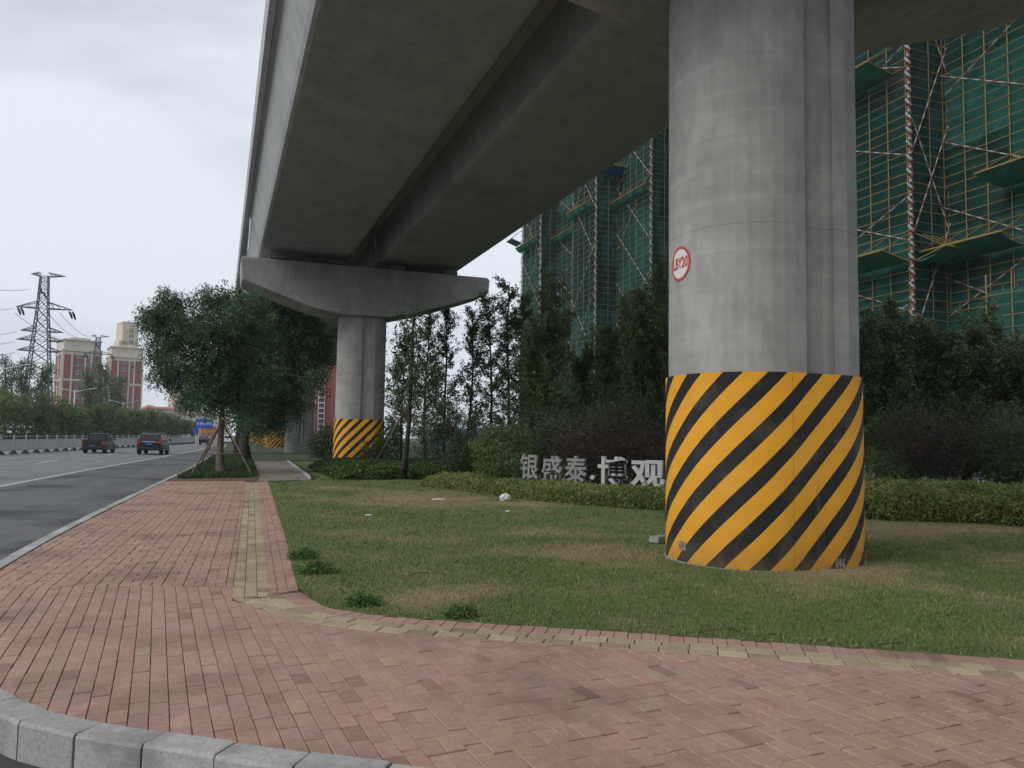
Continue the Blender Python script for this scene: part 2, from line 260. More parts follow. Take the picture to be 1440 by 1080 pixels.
# ------------------------------------------------------------------ mesh builder
def tag(o, label=None, cat=None, group=None, kind=None):
    if label: o['label'] = label
    if cat: o['category'] = cat
    if group: o['group'] = group
    if kind: o['kind'] = kind
    return o
def link(name, me, m=None, parent=None):
    if m is not None:
        me.materials.clear(); me.materials.append(m)
    o = bpy.data.objects.new(name, me); COL.objects.link(o)
    if parent is not None: o.parent = parent
    return o
def thing(name, label, cat, loc=(0, 0, 0), rz=0, group=None):
    o = bpy.data.objects.new(name, None); COL.objects.link(o); o.location = loc; o.rotation_euler = (0, 0, rz)
    o.empty_display_size = .2
    return tag(o, label, cat, group)
def copy_tree(o, parent=None):
    c = o.copy(); COL.objects.link(c)
    if parent is not None: c.parent = parent
    for ch in [q for q in o.children]: copy_tree(ch, c)
    return c
class MB:
    def __init__(s): s.v = []; s.f = []; s.t = []; s.tint = (1, 1, 1)
    def add(s, vs, fs):
        b = len(s.v); s.v += [tuple(p) for p in vs]; s.f += [tuple(i+b for i in f) for f in fs]; s.t += [s.tint]*len(vs); return s
    def box(s, c, d, rz=0, mtx=None):
        x, y, z = d[0]/2, d[1]/2, d[2]/2
        vs = [Vector(p) for p in ((-x, -y, -z), (x, -y, -z), (x, y, -z), (-x, y, -z), (-x, -y, z), (x, -y, z), (x, y, z), (-x, y, z))]
        R = Matrix.Rotation(rz, 3, 'Z') if mtx is None else mtx
        return s.add([R@p + Vector(c) for p in vs], [(3, 2, 1, 0), (4, 5, 6, 7), (0, 1, 5, 4), (1, 2, 6, 5), (2, 3, 7, 6), (3, 0, 4, 7)])
    def tube(s, a, b, r0, r1=None, n=6, cap=True):
        a, b = Vector(a), Vector(b); r1 = r0 if r1 is None else r1; d = (b-a)
        if d.length < 1e-6: return s
        d.normalize(); u = d.orthogonal().normalized(); w_ = d.cross(u); vs = []
        for p, r in ((a, r0), (b, r1)):
            for i in range(n):
                t = 2*math.pi*i/n; vs.append(p + u*(r*math.cos(t)) + w_*(r*math.sin(t)))
        fs = [(i, (i+1) % n, n+(i+1) % n, n+i) for i in range(n)]
        if cap: fs += [tuple(range(n))[::-1], tuple(range(n, 2*n))]
        return s.add(vs, fs)
    def path(s, pts, rs, n=6):
        """one continuous tapering tube through pts"""
        pts = [Vector(p) for p in pts]; vs = []; u = None
        for i, p in enumerate(pts):
            d = (pts[min(i+1, len(pts)-1)] - pts[max(i-1, 0)]).normalized()
            u = d.orthogonal().normalized() if u is None else (u - d*u.dot(d)).normalized()
            w_ = d.cross(u)
            for k in range(n):
                t = 2*math.pi*k/n; vs.append(p + (u*math.cos(t) + w_*math.sin(t))*rs[i])
        fs = [(i*n+k, i*n+(k+1) % n, (i+1)*n+(k+1) % n, (i+1)*n+k) for i in range(len(pts)-1) for k in range(n)]
        fs += [tuple(range(n))[::-1], tuple(range((len(pts)-1)*n, len(pts)*n))]
        return s.add(vs, fs)
    def loft(s, rings, close=True, caps=True):
        n = len(rings[0]); vs = [p for r in rings for p in r]; fs = []
        for i in range(len(rings)-1):
            for k in range(n if close else n-1):
                fs.append((i*n+k, i*n+(k+1) % n, (i+1)*n+(k+1) % n, (i+1)*n+k))
        if caps and close: fs += [tuple(range(n))[::-1], tuple(range((len(rings)-1)*n, len(rings)*n))]
        return s.add(vs, fs)
    def lathe(s, prof, c, n=16, axis='Z'):
        rings = []
        for r, h in prof:
            ring = []
            for k in range(n):
                t = 2*math.pi*k/n; p = (r*math.cos(t), r*math.sin(t), h)
                if axis == 'X': p = (h, r*math.cos(t), r*math.sin(t))
                ring.append(Vector(p)+Vector(c))
            rings.append(ring)
        return s.loft(rings)
    def build(s, name, m, parent=None, smooth=False, bevel=0, fix=True):
        me = bpy.data.meshes.new(name); me.from_pydata(s.v, [], s.f); me.update()
        if any(t != (1, 1, 1) for t in s.t):
            a = me.attributes.new('tint', 'FLOAT_COLOR', 'POINT')
            a.data.foreach_set('color', np.array([(*t, 1) for t in s.t], dtype=np.float32).ravel())
        if fix and len(s.f) < 60000:
            bm = bmesh.new(); bm.from_mesh(me)
            bmesh.ops.recalc_face_normals(bm, faces=bm.faces); bm.to_mesh(me); bm.free()
        if smooth: me.polygons.foreach_set('use_smooth', [True]*len(me.polygons))
        o = link(name, me, m, parent)
        if bevel:
            b = o.modifiers.new('bevel', 'BEVEL'); b.width = bevel; b.segments = 2; b.limit_method = 'ANGLE'
        return o
def quads(name, V, m, parent=None, tint=None, nv=4):
    """V: (N, nv, 3) array of separate faces"""
    N_ = len(V); me = bpy.data.meshes.new(name)
    me.vertices.add(N_*nv); me.vertices.foreach_set('co', V.astype(np.float32).ravel())
    me.loops.add(N_*nv); me.loops.foreach_set('vertex_index', np.arange(N_*nv, dtype=np.int32))
    me.polygons.add(N_); me.polygons.foreach_set('loop_start', np.arange(0, N_*nv, nv, dtype=np.int32))
    me.update(calc_edges=True)
    if tint is not None:
        a = me.attributes.new('tint', 'FLOAT_COLOR', 'POINT')
        c = np.ones((N_, nv, 4), np.float32); c[:, :, :3] = tint if tint.ndim == 3 else tint[:, None, :]
        a.data.foreach_set('color', c.ravel())
    return link(name, me, m, parent)
def prism(pts, z0, z1):
    b = MB(); n = len(pts)
    b.add([(p[0], p[1], z0) for p in pts]+[(p[0], p[1], z1) for p in pts],
          [tuple(range(n))[::-1], tuple(range(n, 2*n))]+[(i, (i+1) % n, n+(i+1) % n, n+i) for i in range(n)])
    return b
def sheet(name, pts, z, m, kind='structure', **kw):
    b = MB(); b.add([(p[0], p[1], z) for p in pts], [tuple(range(len(pts)))])
    o = b.build(name, m, fix=False)
    if o.data.polygons[0].normal.z < 0: o.data.flip_normals()
    bm = bmesh.new(); bm.from_mesh(o.data); bmesh.ops.triangulate(bm, faces=bm.faces); bm.to_mesh(o.data); bm.free()
    return tag(o, kind=kind, **kw)
def inside(P, poly):
    """P (N,2) in polygon"""
    x, y = P[:, 0], P[:, 1]; r = np.zeros(len(P), bool); n = len(poly)
    for i in range(n):
        x0, y0 = poly[i][0], poly[i][1]; x1, y1 = poly[(i+1) % n][0], poly[(i+1) % n][1]
        c = ((y0 > y) != (y1 > y)); r ^= c & (x < (x1-x0)*(y-y0)/((y1-y0) if y1 != y0 else 1e-9)+x0)
    return r
def smoothline(pts, sub=6):
    """Catmull-Rom through pts"""
    P = [Vector((p[0], p[1], 0)) for p in pts]; o = []
    for i in range(len(P)-1):
        p0, p1, p2, p3 = P[max(i-1, 0)], P[i], P[i+1], P[min(i+2, len(P)-1)]
        for k in range(sub):
            t = k/sub; o.append(.5*((2*p1)+(p2-p0)*t+(2*p0-5*p1+4*p2-p3)*t*t+(3*p1-p0-3*p2+p3)*t**3))
    return o+[P[-1]]
def offset(line, d):
    o = []
    for i, p in enumerate(line):
        t = (line[min(i+1, len(line)-1)]-line[max(i-1, 0)]).normalized(); o.append(p+Vector((-t.y, t.x, 0))*d)
    return o
def resample(line, step):
    L_ = [0]
    for a, b in zip(line, line[1:]): L_.append(L_[-1]+(b-a).length)
    o = []; n = max(1, int(L_[-1]/step)); j = 0
    for k in range(n+1):
        s_ = L_[-1]*k/n
        while j < len(L_)-2 and L_[j+1] < s_: j += 1
        t = (s_-L_[j])/max(1e-9, L_[j+1]-L_[j]); o.append(line[j].lerp(line[j+1], min(1, t)))
    return o

# ------------------------------------------------------------------ ground plan (metres; +Y along the viaduct)
RZ = -.20
kerb_line = smoothline([(9.5, -3.2), (5.5, -.2), (2.4, 2.3), (1.5, 2.9), (.89, 3.32), (.36, 3.68), (.07, 3.89), (-.22, 4.11), (-.49, 4.31), (-.83, 4.62), (-1.07, 4.92),
                        (-1.56, 5.75), (-2.0, 6.95), (-2.24, 8.6), (-2.31, 10.75), (-2.17, 15.49), (-1.57, 28.02), (-1.22, 34.91), (-.46, 57.8), (.41, 87.4), (.9, 130), (1, 300)], 6)
lawn_edge = smoothline([(1.5, 25.3), (1.22, 18.14), (.97, 11.89), (.82, 8.69), (.80, 7.81), (.90, 7.13), (1.08, 6.79), (1.46, 6.41), (2.17, 5.95), (3.59, 5.05), (4.41, 4.49), (5.41, 3.85), (8, 2.1), (12, -.6)], 6)
hedge_front = smoothline([(5.9, 23.3), (6.4, 21.2), (7.4, 17.2), (9.09, 14.4), (12.2, 12.1), (14.28, 10.3), (17, 7.6), (21, 4)], 6)

gb = MB(); gb.add([(-900, -900, -.36), (900, -900, -.36), (900, 900, -.36), (-900, 900, -.36)], [(0, 1, 2, 3)])
tag(gb.build('ground', M['earth']), kind='structure')
sheet('verge', [(p.x+.05, p.y) for p in kerb_line if p.y > 9.5]+[(60, 300), (60, -8), (12, -8), (11.5, -2)]+[(p.x+.5, p.y+.5) for p in lawn_edge[::-1] if p.y > -1]+[(2.5, 26.6)][:0], -.022, M['earth'])
road_pts = [(p.x, p.y) for p in kerb_line if p.y > 8.5]
sheet('road', road_pts+[(1, 420), (-30, 420), (-30, 130), (-44, 60), (-60, -40), (-12, -40), (-4.2, 4)], RZ, M['asphalt'])
sheet('side_road', [(p.x, p.y) for p in kerb_line if p.y <= 9.2]+[(-2.42, 8.9), (-8.2, 6.4), (-14, -40), (40, -40), (40, -26)], RZ+.012, M['asphalt2'])
# painted lines; the kerbside lane has newer, darker asphalt
lane = [g(x, y, RZ) for x, y in ((-60, 696.5), (0, 684), (117, 662), (233, 641.6), (277, 633.8))]
klane = [Vector((p.x, p.y, 0)) for p in lane]; klane.append(klane[-1]+Vector((2.0, 60, 0))); klane.insert(0, klane[0]+(klane[0]-klane[1]).normalized()*20)
sheet('kerbside_lane', [(p.x+.1, p.y) for p in offset(klane, -.12)]+[(p.x-.03, p.y) for p in kerb_line[::-1] if 8.7 < p.y < 138], RZ+.004, M['asphalt_d'])
mk = MB()
def stripe_line(line, wd, z):
    a, b = offset(line, wd/2), offset(line, -wd/2); n = len(line)
    mk.add([(p.x, p.y, z) for p in a]+[(p.x, p.y, z) for p in b], [(i, n+i, n+i+1, i+1) for i in range(n-1)])
ll = [Vector((p.x, p.y, 0)) for p in lane]; ll.append(ll[-1]+Vector((2.0, 60, 0)))
stripe_line(ll, .16, RZ+.008)
for a, b in (((50, 652.3), (81, 648)), ((150, 640.5), (166, 638.4))):
    p, q = g(*a, RZ), g(*b, RZ); stripe_line([Vector((p.x, p.y, 0)), Vector((q.x, q.y, 0))], .15, RZ+.008)
tag(mk.build('road_marking', M['paint'], fix=False), kind='structure')

# kerbs: one granite stone after another
def kerb(name, line, wid, top, bot, length, gap, m, bev):
    b = MB(); pts = resample(line, length)
    for i in range(len(pts)-1):
        a, c = pts[i], pts[i+1]; t = (c-a).normalized(); nrm = Vector((-t.y, t.x, 0)); L_ = (c-a).length
        v = random.uniform(.82, 1.14); b.tint = (v, v, v*random.uniform(.98, 1.02)); dz = random.uniform(-.004, .004); dn = random.uniform(-.006, .006)
        ring = []
        a2, c2 = a+t*gap/2, c-t*gap/2
        prof = [(0, bot), (0, top-bev*1.6), (bev*.9, top), (wid-.006, top), (wid, top-.006), (wid, bot)]
        r0 = [a2-nrm*(x+dn)+Vector((0, 0, z+dz)) for x, z in prof]; r1 = [c2-nrm*(x+dn)+Vector((0, 0, z+dz)) for x, z in prof]
        e = .008
        r0b = [p+t*e for p in r0]; r1b = [p-t*e for p in r1]
        def shr(r, tt): cx = sum(r, Vector())/len(r); return [p+(cx-p)*.025 for p in r]
        b.loft([shr(r0, t), r0b, r1b, shr(r1, t)])
    return b.build(name, m)
near_k = [p for p in kerb_line if p.y < 9.0]
far_k = [kerb_line[i] for i in range(len(kerb_line)) if kerb_line[i].y >= 8.6 and kerb_line[i].y < 140]
nk = kerb('kerb', near_k, .17, .012, -.34, .40, .012, M['granite_t'], .012); tag(nk, kind='structure')
fk = kerb('kerb', far_k, .15, .006, -.34, .75, .012, M['granite_t'], .012); tag(fk, kind='structure')

# pavers: every paver is cut to its zone, bevelled, tinted and slightly uneven
def clip_convex(poly, rect):
    for i in range(len(rect)):
        a, b = rect[i], rect[(i+1) % len(rect)]; o = []; ex, ey = b[0]-a[0], b[1]-a[1]
        for j in range(len(poly)):
            p, q = poly[j-1], poly[j]
            sp = ex*(p[1]-a[1])-ey*(p[0]-a[0]); sq = ex*(q[1]-a[1])-ey*(q[0]-a[0])
            if sq >= 0:
                if sp < 0: t = sp/(sp-sq); o.append((p[0]+t*(q[0]-p[0]), p[1]+t*(q[1]-p[1])))
                o.append(q)
            elif sp >= 0:
                t = sp/(sp-sq); o.append((p[0]+t*(q[0]-p[0]), p[1]+t*(q[1]-p[1])))
        poly = o
        if len(poly) < 3: return []
    return poly
def paver(b, poly, z, tint, ribs=0, ang=0):
    n = len(poly); cx = sum(p[0] for p in poly)/n; cy = sum(p[1] for p in poly)/n
    area = abs(sum(poly[i-1][0]*poly[i][1]-poly[i][0]*poly[i-1][1] for i in range(n)))/2
    if area < .0006: return
    tx, ty = random.gauss(0, .010), random.gauss(0, .010); dz = random.gauss(0, .0020)
    def ring(d, zz):
        o = []
        for x, y in poly:
            vx, vy = x-cx, y-cy; l_ = math.hypot(vx, vy); k = max(.2, 1-d*1.35/max(l_, 1e-6)); o.append((cx+vx*k, cy+vy*k, zz+dz+tx*vx+ty*vy))
        return o
    b.tint = tint; vs = ring(.0075, z-.0038)+ring(.0028, z-.0045)+ring(.0022, z-.03)
    vs = ring(.0078, z)+ring(.0030, z-.0045)+ring(.0022, z-.03)
    b.add(vs, [tuple(range(n))]+[(n+i, n+(i+1) % n, (i+1) % n, i) for i in range(n)]+[(2*n+i, 2*n+(i+1) % n, n+(i+1) % n, n+i) for i in range(n)])
def ccw(poly):
    a = sum(poly[i-1][0]*poly[i][1]-poly[i][0]*poly[i-1][1] for i in range(len(poly))); return poly if a > 0 else poly[::-1]
def red_tint():
    v = random.gauss(1, .048); r = random.random()
    if r < .03: v *= .74
    elif r > .985: return (.37*v, .27*v, .215*v)
    return (.395*v, .250*v*random.uniform(.97, 1.04), .203*v*random.uniform(.95, 1.05))
def yel_tint():
    v = random.gauss(1, .10); 
    if random.random() < .08: v *= .72
    return (.385*v, .318*v, .215*v)
def grey_tint():
    v = random.gauss(1, .09); return (.24*v, .205*v, .175*v)
def pave(b, zone, ang, pattern, z, tintf, far=1e9):
    zone = ccw([(p[0], p[1]) for p in zone]); ca, sa = math.cos(ang), math.sin(ang)
    U = [(p[0]*ca+p[1]*sa, -p[0]*sa+p[1]*ca) for p in zone]
    u0, u1 = min(p[0] for p in U), max(p[0] for p in U); v0, v1 = min(p[1] for p in U), max(p[1] for p in U)
    rects = []
    if pattern == 'running':                      # long side along v
        i = 0
        for u in np.arange(u0-.1, u1+.1, .1):
            off = random.choice((0, .1)) if i % 2 else random.choice((0, .1, .05)); i += 1
            for v in np.arange(v0-.3+off, v1+.2, .2): rects.append((u, v, .1, .2))
    else:                                          # basket weave
        for i, u in enumerate(np.arange(u0-.2, u1+.2, .2)):
            for j, v in enumerate(np.arange(v0-.2, v1+.2, .2)):
                if (i+j) % 2: rects += [(u, v, .1, .2), (u+.1, v, .1, .2)]
                else: rects += [(u, v, .2, .1), (u, v+.1, .2, .1)]
    C = np.array([(u+du/2, v+dv/2) for u, v, du, dv in rects]); X = np.stack([C[:, 0]*ca-C[:, 1]*sa, C[:, 0]*sa+C[:, 1]*ca], 1)
    zin = inside(X, zone); ZA = np.array(zone); 
    seg0 = ZA; seg1 = np.roll(ZA, -1, 0); dd = np.full(len(X), 9.0)
    for a, c in zip(seg0, seg1):
        e_ = c-a; t = np.clip(((X-a)@e_)/max(1e-9, e_@e_), 0, 1); dd = np.minimum(dd, np.linalg.norm(X-(a+t[:, None]*e_), axis=1))
    for k, (u, v, du, dv) in enumerate(rects):
        if not zin[k] and dd[k] > .13: continue
        r = [(a*ca-c*sa, a*sa+c*ca) for a, c in ((u, v), (u+du, v), (u+du, v+dv), (u, v+dv))]
        poly = r if dd[k] > .13 else clip_convex(zone, r)
        if len(poly) >= 3: paver(b, poly, z, tintf())
def course(b, line, d0, d1, step, z, tintf):
    """pavers laid across a curved strip between offsets d0 and d1 of a line"""
    pts = resample(line, step); A, B = offset(pts, d0), offset(pts, d1)
    for i in range(len(pts)-1):
        paver(b, ccw([(A[i].x, A[i].y), (A[i+1].x, A[i+1].y), (B[i+1].x, B[i+1].y), (B[i].x, B[i].y)]), z, tintf())
kin = offset(kerb_line, -.175)          # inner edge of the kerb (towards the pavement)
def kin_between(y0, y1): return [p for p in kin if y0 <= p.y <= y1]
le_far = [p for p in lawn_edge if p.y > 8.0]; le_all = lawn_edge
tw0, tw1 = .33, .67                      # far tactile strip lies between these offsets left of the lawn edge
YB = 8.4                                # where the two bonds meet
pv = MB()
tl_far = smoothline([(.90, 26.9), (.34, 12.04), (.17, 7.63)], 14); tr_far = smoothline([(1.24, 27.0), (.65, 11.96), (.475, 7.50)], 14)
endY = 26.2
strip_in = offset(lawn_edge, -.20); strip_mid = offset(lawn_edge, -.34); strip_out = offset(lawn_edge, -.48)
curve = [i for i, p in enumerate(lawn_edge) if p.y < 7.8]
# far zone left of the tactile strip: basket weave
zone = [(p.x, p.y) for p in kin_between(YB, endY)]+[(p.x, p.y) for p in tl_far if YB < p.y < endY]
zone = [(p.x, p.y) for p in sorted(kin_between(8.7, endY), key=lambda p: p.y)]
zl = [(p.x, p.y) for p in sorted(tl_far, key=lambda p: -p.y) if 8.2 < p.y < endY]
zone = [(-2.06, 8.84)]+[q for q in zone if q[1] > 9.0]+[(-1.48, endY), (.87, endY)]+zl+[(.195, 8.19)]
pave(pv, zone, math.radians(-2.2), 'basket', 0, red_tint)
# near zone: running bond towards the kerb
kn = [p for p in kin if p.y <= 8.8 and p.y > -3.0]
near = [(p.x, p.y) for p in kn]
so = [strip_out[i] for i in curve if strip_out[i].y < 7.45]
near = near+[(-2.06, 8.83), (.195, 8.18), (.17, 7.5)]+[(p.x, p.y) for p in so if p.x > .42 and p.y > -.9]
pave(pv, near, math.radians(3.9), 'running', 0, red_tint)
# far: tactile strip and the red strip beside the lawn
tz = [(p.x, p.y) for p in tl_far if 7.5 < p.y < endY]+[(p.x, p.y) for p in tr_far[::-1] if 7.5 < p.y < endY]
ty = MB()
lt = [p for p in tl_far if p.y < endY]; tw = .335
for k in range(3): course(pv, lt[::1], tw/3*k, tw/3*(k+1), .2, .001, yel_tint)
rz_ = [(p.x, p.y) for p in tr_far[::-1] if 7.5 < p.y < endY][::-1]+[(p.x, p.y) for p in sorted([q for q in lawn_edge if 7.75 < q.y < 25.2], key=lambda q: q.y)]+[(1.52, endY)]
pave(pv, rz_, math.radians(-2.2), 'running', 0, red_tint)
# curve: border course along the lawn, then the yellow strip
ce = [lawn_edge[i] for i in curve]
course(pv, ce, 0, -.20, .105, .002, red_tint)
course(pv, ce, -.20, -.34, .2, .002, yel_tint)
course(pv, ce[2:], -.34, -.48, .21, .002, yel_tint)
# wedge between the strips at the bend
wz = [(.45, 7.74), (.79, 7.95), (.60, 7.75), (.55, 7.45), (.40, 7.2), (.15, 7.86)]
pave(pv, [(.17, 7.63), (.48, 7.50), (.60, 7.62), (.62, 7.25), (.50, 7.05), (.36, 7.16)], math.radians(45), 'running', -.0005, yel_tint)
o = pv.build('pavement', M['brick'], fix=False); tag(o, kind='structure')
base = [(p.x, p.y) for p in offset(kerb_line, -.12) if -3.2 < p.y < 48]+[(3.9, 48), (3.0, 27), (1.55, 26.2)]+[(p.x, p.y) for p in lawn_edge if p.y > -3]
sheet('pavement_bedding', base, -.012, M['joint'])
# narrower grey path beyond
pp = MB()
path_zone = [(1.2, 26.22), (2.95, 26.9), (3.13, 29.05), (3.81, 46.9), (1.88, 46.2), (1.47, 29.6)]
pave(pp, path_zone, math.radians(-2.5), 'running', 0, grey_tint)
tag(pp.build('path', M['brick'], fix=False), kind='structure')
ek = kerb('path_edging', [Vector(p) for p in ((3.85, 46.9, 0), (3.17, 29.05, 0), (3.0, 27.0, 0))], .1, .05, -.1, .6, .012, M['granite_t'], .008); tag(ek, kind='structure')

# ------------------------------------------------------------------ lawn
DRY = [(6.5, 7.0, 1.3, .75, .95), (11.5, 10.5, 3.4, 1.2, 1.0), (4.6, 18.6, 2.0, 2.4, 1.0), (6.0, 16.6, 1.9, .9, .95), (3.2, 22.6, 1.3, 1.6, .55), (4.5, 9.3, 1.3, .8, .7), (1.65, 7.2, .6, .45, .7), (2.4, 11.5, .8, .9, .45), (5.1, 11.8, 1.0, .8, .4), (.98, 9.0, .2, 1.5, .6), (9.3, 7.0, 1.0, .6, .4), (2.2, 8.6, .9, .5, .5)]
def fbm(P, s, o=4, seed=0.0):
    return np.array([mnoise.fractal(Vector((p[0]*s+seed, p[1]*s, seed)), 1.0, 2.0, o) for p in P])
def dryness(P):
    d = np.zeros(len(P))
    for x, y, rx, ry, a in DRY: d = np.maximum(d, a*np.exp(-(((P[:, 0]-x)/rx)**2+((P[:, 1]-y)/ry)**2)))
    return np.clip(d*1.0 + .55*fbm(P, .75, 5, 3.1) + .35*fbm(P, 2.6, 3, 9.7)+.04, 0, 1)
GREEN = np.array((.084, .150, .033)); DRYC = np.array((.30, .24, .13)); SOILC = np.array((.13, .105, .065))
lawn_poly = [(p.x, p.y) for p in lawn_edge]+[(30, -12), (30, 30), (14, 47), (3.95, 47), (3.28, 29), (3.1, 26.95)]
nx, ny = 121, 193; xs = np.linspace(.4, 30.4, nx); ys = np.linspace(-2, 46, ny)
GX, GY = np.meshgrid(xs, ys, indexing='ij'); PG = np.stack([GX.ravel(), GY.ravel()], 1)
def lawn_z(P):
    return -.004+.075*np.exp(-((P[:, 0]-6.4)/2.4)**2-((P[:, 1]-7.6)/2.2)**2) + .02*fbm(P, .5, 3, 5.0)*np.clip((P[:, 1]-5)/6, 0, 1)
lz = lawn_z(PG); dg = dryness(PG)
vid = -np.ones(nx*ny, int); keep = []
ins = inside(PG, lawn_poly)
b = MB(); cnt = 0
fs = []
for i in range(nx-1):
    for j in range(ny-1):
        q = (i*ny+j, (i+1)*ny+j, (i+1)*ny+j+1, i*ny+j+1)
        if all(ins[k] for k in q): fs.append(q)
# a fine rim along the lawn edge closes the stair-stepped grid
me = bpy.data.meshes.new('lawn'); me.from_pydata([(PG[k, 0], PG[k, 1], lz[k]+.004) for k in range(len(PG))], [], fs)
a = me.attributes.new('tint', 'FLOAT_COLOR', 'POINT'); cc = np.ones((len(PG), 4), np.float32)
mixd = dg[:, None]; cc[:, :3] = (GREEN*.62+SOILC*.38)*(1-mixd)+(DRYC*.62+SOILC*.38)*mixd
a.data.foreach_set('color', cc.ravel()); bm = bmesh.new(); bm.from_mesh(me)
bmesh.ops.delete(bm, geom=[v for v in bm.verts if not v.link_faces], context='VERTS'); bm.to_mesh(me); bm.free()
tag(link('lawn', me, M['lawn']), kind='structure')
rim = MB(); le_in = offset(lawn_edge, .42); n = len(lawn_edge); rim.tint = tuple((GREEN*.5+SOILC*.5))
rim.add([(p.x, p.y, .0005) for p in lawn_edge]+[(p.x, p.y, .0005) for p in le_in], [(i, i+1, n+i+1, n+i) for i in range(n-1)])
tag(rim.build('lawn_rim', M['lawn'], fix=False), kind='structure')

def grass(name, poly, bounds, n, hmin, hmax, dens_d, colf, lbl, zf=None):
    P = np.stack([rng.uniform(bounds[0], bounds[1], n), rng.uniform(bounds[2], bounds[3], n)], 1)
    d = np.hypot(P[:, 0], P[:, 1]); P = P[(rng.random(n) < np.minimum(1, (dens_d/np.maximum(d, .1))**2))]
    P = P[inside(P, poly)]
    vdir = P/np.linalg.norm(P, axis=1)[:, None]; az = np.degrees(np.arctan2(P[:, 0], P[:, 1])-YAW)
    P = P[(np.abs(az) < 42)]; d = np.hypot(P[:, 0], P[:, 1]); dr = dryness(P) if colf is None else None
    n = len(P); th = rng.uniform(0, 2*np.pi, n); k = np.maximum(1, d/7.0)
    hh = rng.uniform(hmin, hmax, n)*(np.where(rng.random(n) < .06, 1.5, 1.0))
    if dr is not None: hh *= 1-.45*dr
    wd = .0042*k*rng.uniform(.7, 1.3, n); lean = rng.uniform(.15, .9, n)*hh
    z0 = lawn_z(P)+.002 if zf is None else zf
    cx, sx_ = np.cos(th), np.sin(th); ph = th+rng.uniform(-1.2, 1.2, n)+np.pi/2
    A = np.stack([P[:, 0]-cx*wd, P[:, 1]-sx_*wd, np.broadcast_to(z0, n)], 1); Bq = np.stack([P[:, 0]+cx*wd, P[:, 1]+sx_*wd, np.broadcast_to(z0, n)], 1)
    T = np.stack([P[:, 0]+np.cos(ph)*lean, P[:, 1]+np.sin(ph)*lean, z0+hh], 1)
    V = np.stack([A, Bq, T], 1)
    if colf is None:
        v = rng.normal(1, .22, n)[:, None].clip(.4, 1.8); dm = np.clip(dr[:, None]+rng.normal(0, .22, n)[:, None], 0, 1)
        c = (GREEN*(1-dm)+DRYC*dm)*v
    else: c = colf(P, n)
    return tag(quads(name, V, M['blade'], None, c, 3), lbl, 'grass', kind='stuff')
grass('grass', lawn_poly, (.5, 26, .5, 40), 2300000, .016, .042, 6.2, None, 'short mown lawn grass with dry straw patches under the viaduct')

# ------------------------------------------------------------------ viaduct
PX = 6.42; PW, PD, PR = 2.36, 1.9, .90; PY = 7.97
def rrect(wd, dp, r, n=10, groove=None, gd=.1):
    """counter-clockwise outline from the middle of the back; optional groove (x0,x1) in the front (-Y) face"""
    o = []
    for cx, cy, a0 in ((-wd/2+r, dp/2-r, 90), (-wd/2+r, -dp/2+r, 180), (wd/2-r, -dp/2+r, 270), (wd/2-r, dp/2-r, 0)):
        if groove and a0 == 270:
            x0, x1 = groove; o += [(x0, -dp/2), (x0+.02, -dp/2+gd), (x0+.30, -dp/2+gd), (x1, -dp/2)]
        for k in range(n+1):
            t = math.radians(a0+90*k/n); o.append((cx+r*math.cos(t), cy+r*math.sin(t)))
    return [(0, dp/2)]+o
def strip_on(outline, z0, z1, off=0.0, zs=24):
    pass
def outline_at(outline):
    """arc length table"""
    s = [0]
    for a, b_ in zip(outline, outline[1:]+outline[:1]): s.append(s[-1]+math.hypot(b_[0]-a[0], b_[1]-a[1]))
    return s
def wrap_mesh(name, m, parent, z0, z1, off, u_shift=0):
    ol = rrect(PW+2*off, PD+2*off, PR+off, 14); s = outline_at(ol); n = len(ol)
    me = bpy.data.meshes.new(name); vs = []; fs = []; uv = []
    inner = rrect(PW+2*off-.03, PD+2*off-.03, PR+off-.015, 14)
    rings = [(ol, z0), (ol, z1), (inner, z1), (inner, z1-.05)]
    for o_, z in rings: vs += [(p[0], p[1], z) for p in o_]
    for r in range(3):
        for k in range(n):
            a, c = k, (k+1) % n; fs.append((r*n+a, r*n+c, (r+1)*n+c, (r+1)*n+a))
            zz = [rings[r][1], rings[r][1], rings[r+1][1], rings[r+1][1]]
            uv += [(s[k]+u_shift, zz[0]), (s[k+1]+u_shift, zz[1]), (s[k+1]+u_shift, zz[2]), (s[k]+u_shift, zz[3])]
    me.from_pydata(vs, [], fs); L_ = me.uv_layers.new(name='UVMap')
    L_.data.foreach_set('uv', np.array(uv, np.float32).ravel())
    me.polygons.foreach_set('use_smooth', [True]*len(me.polygons))
    for e_ in me.edges: pass
    return link(name, me, m, parent)
def cap_mesh():
    h = [(-5.72, 9.62), (6.1, 9.68), (6.24, 9.55), (6.18, 8.86), (4.6, 8.28), (2.7, 7.68), (1.3, 7.32), (1.12, 7.28), (-1.12, 7.26), (-1.3, 7.27), (-2.6, 7.5), (-4.4, 8.1), (-5.74, 8.55), (-5.80, 9.48)]
    y = 1.2; b = MB()
    b.loft([[(p[0], -y, p[1]) for p in h], [(p[0], y, p[1]) for p in h]])
    return b
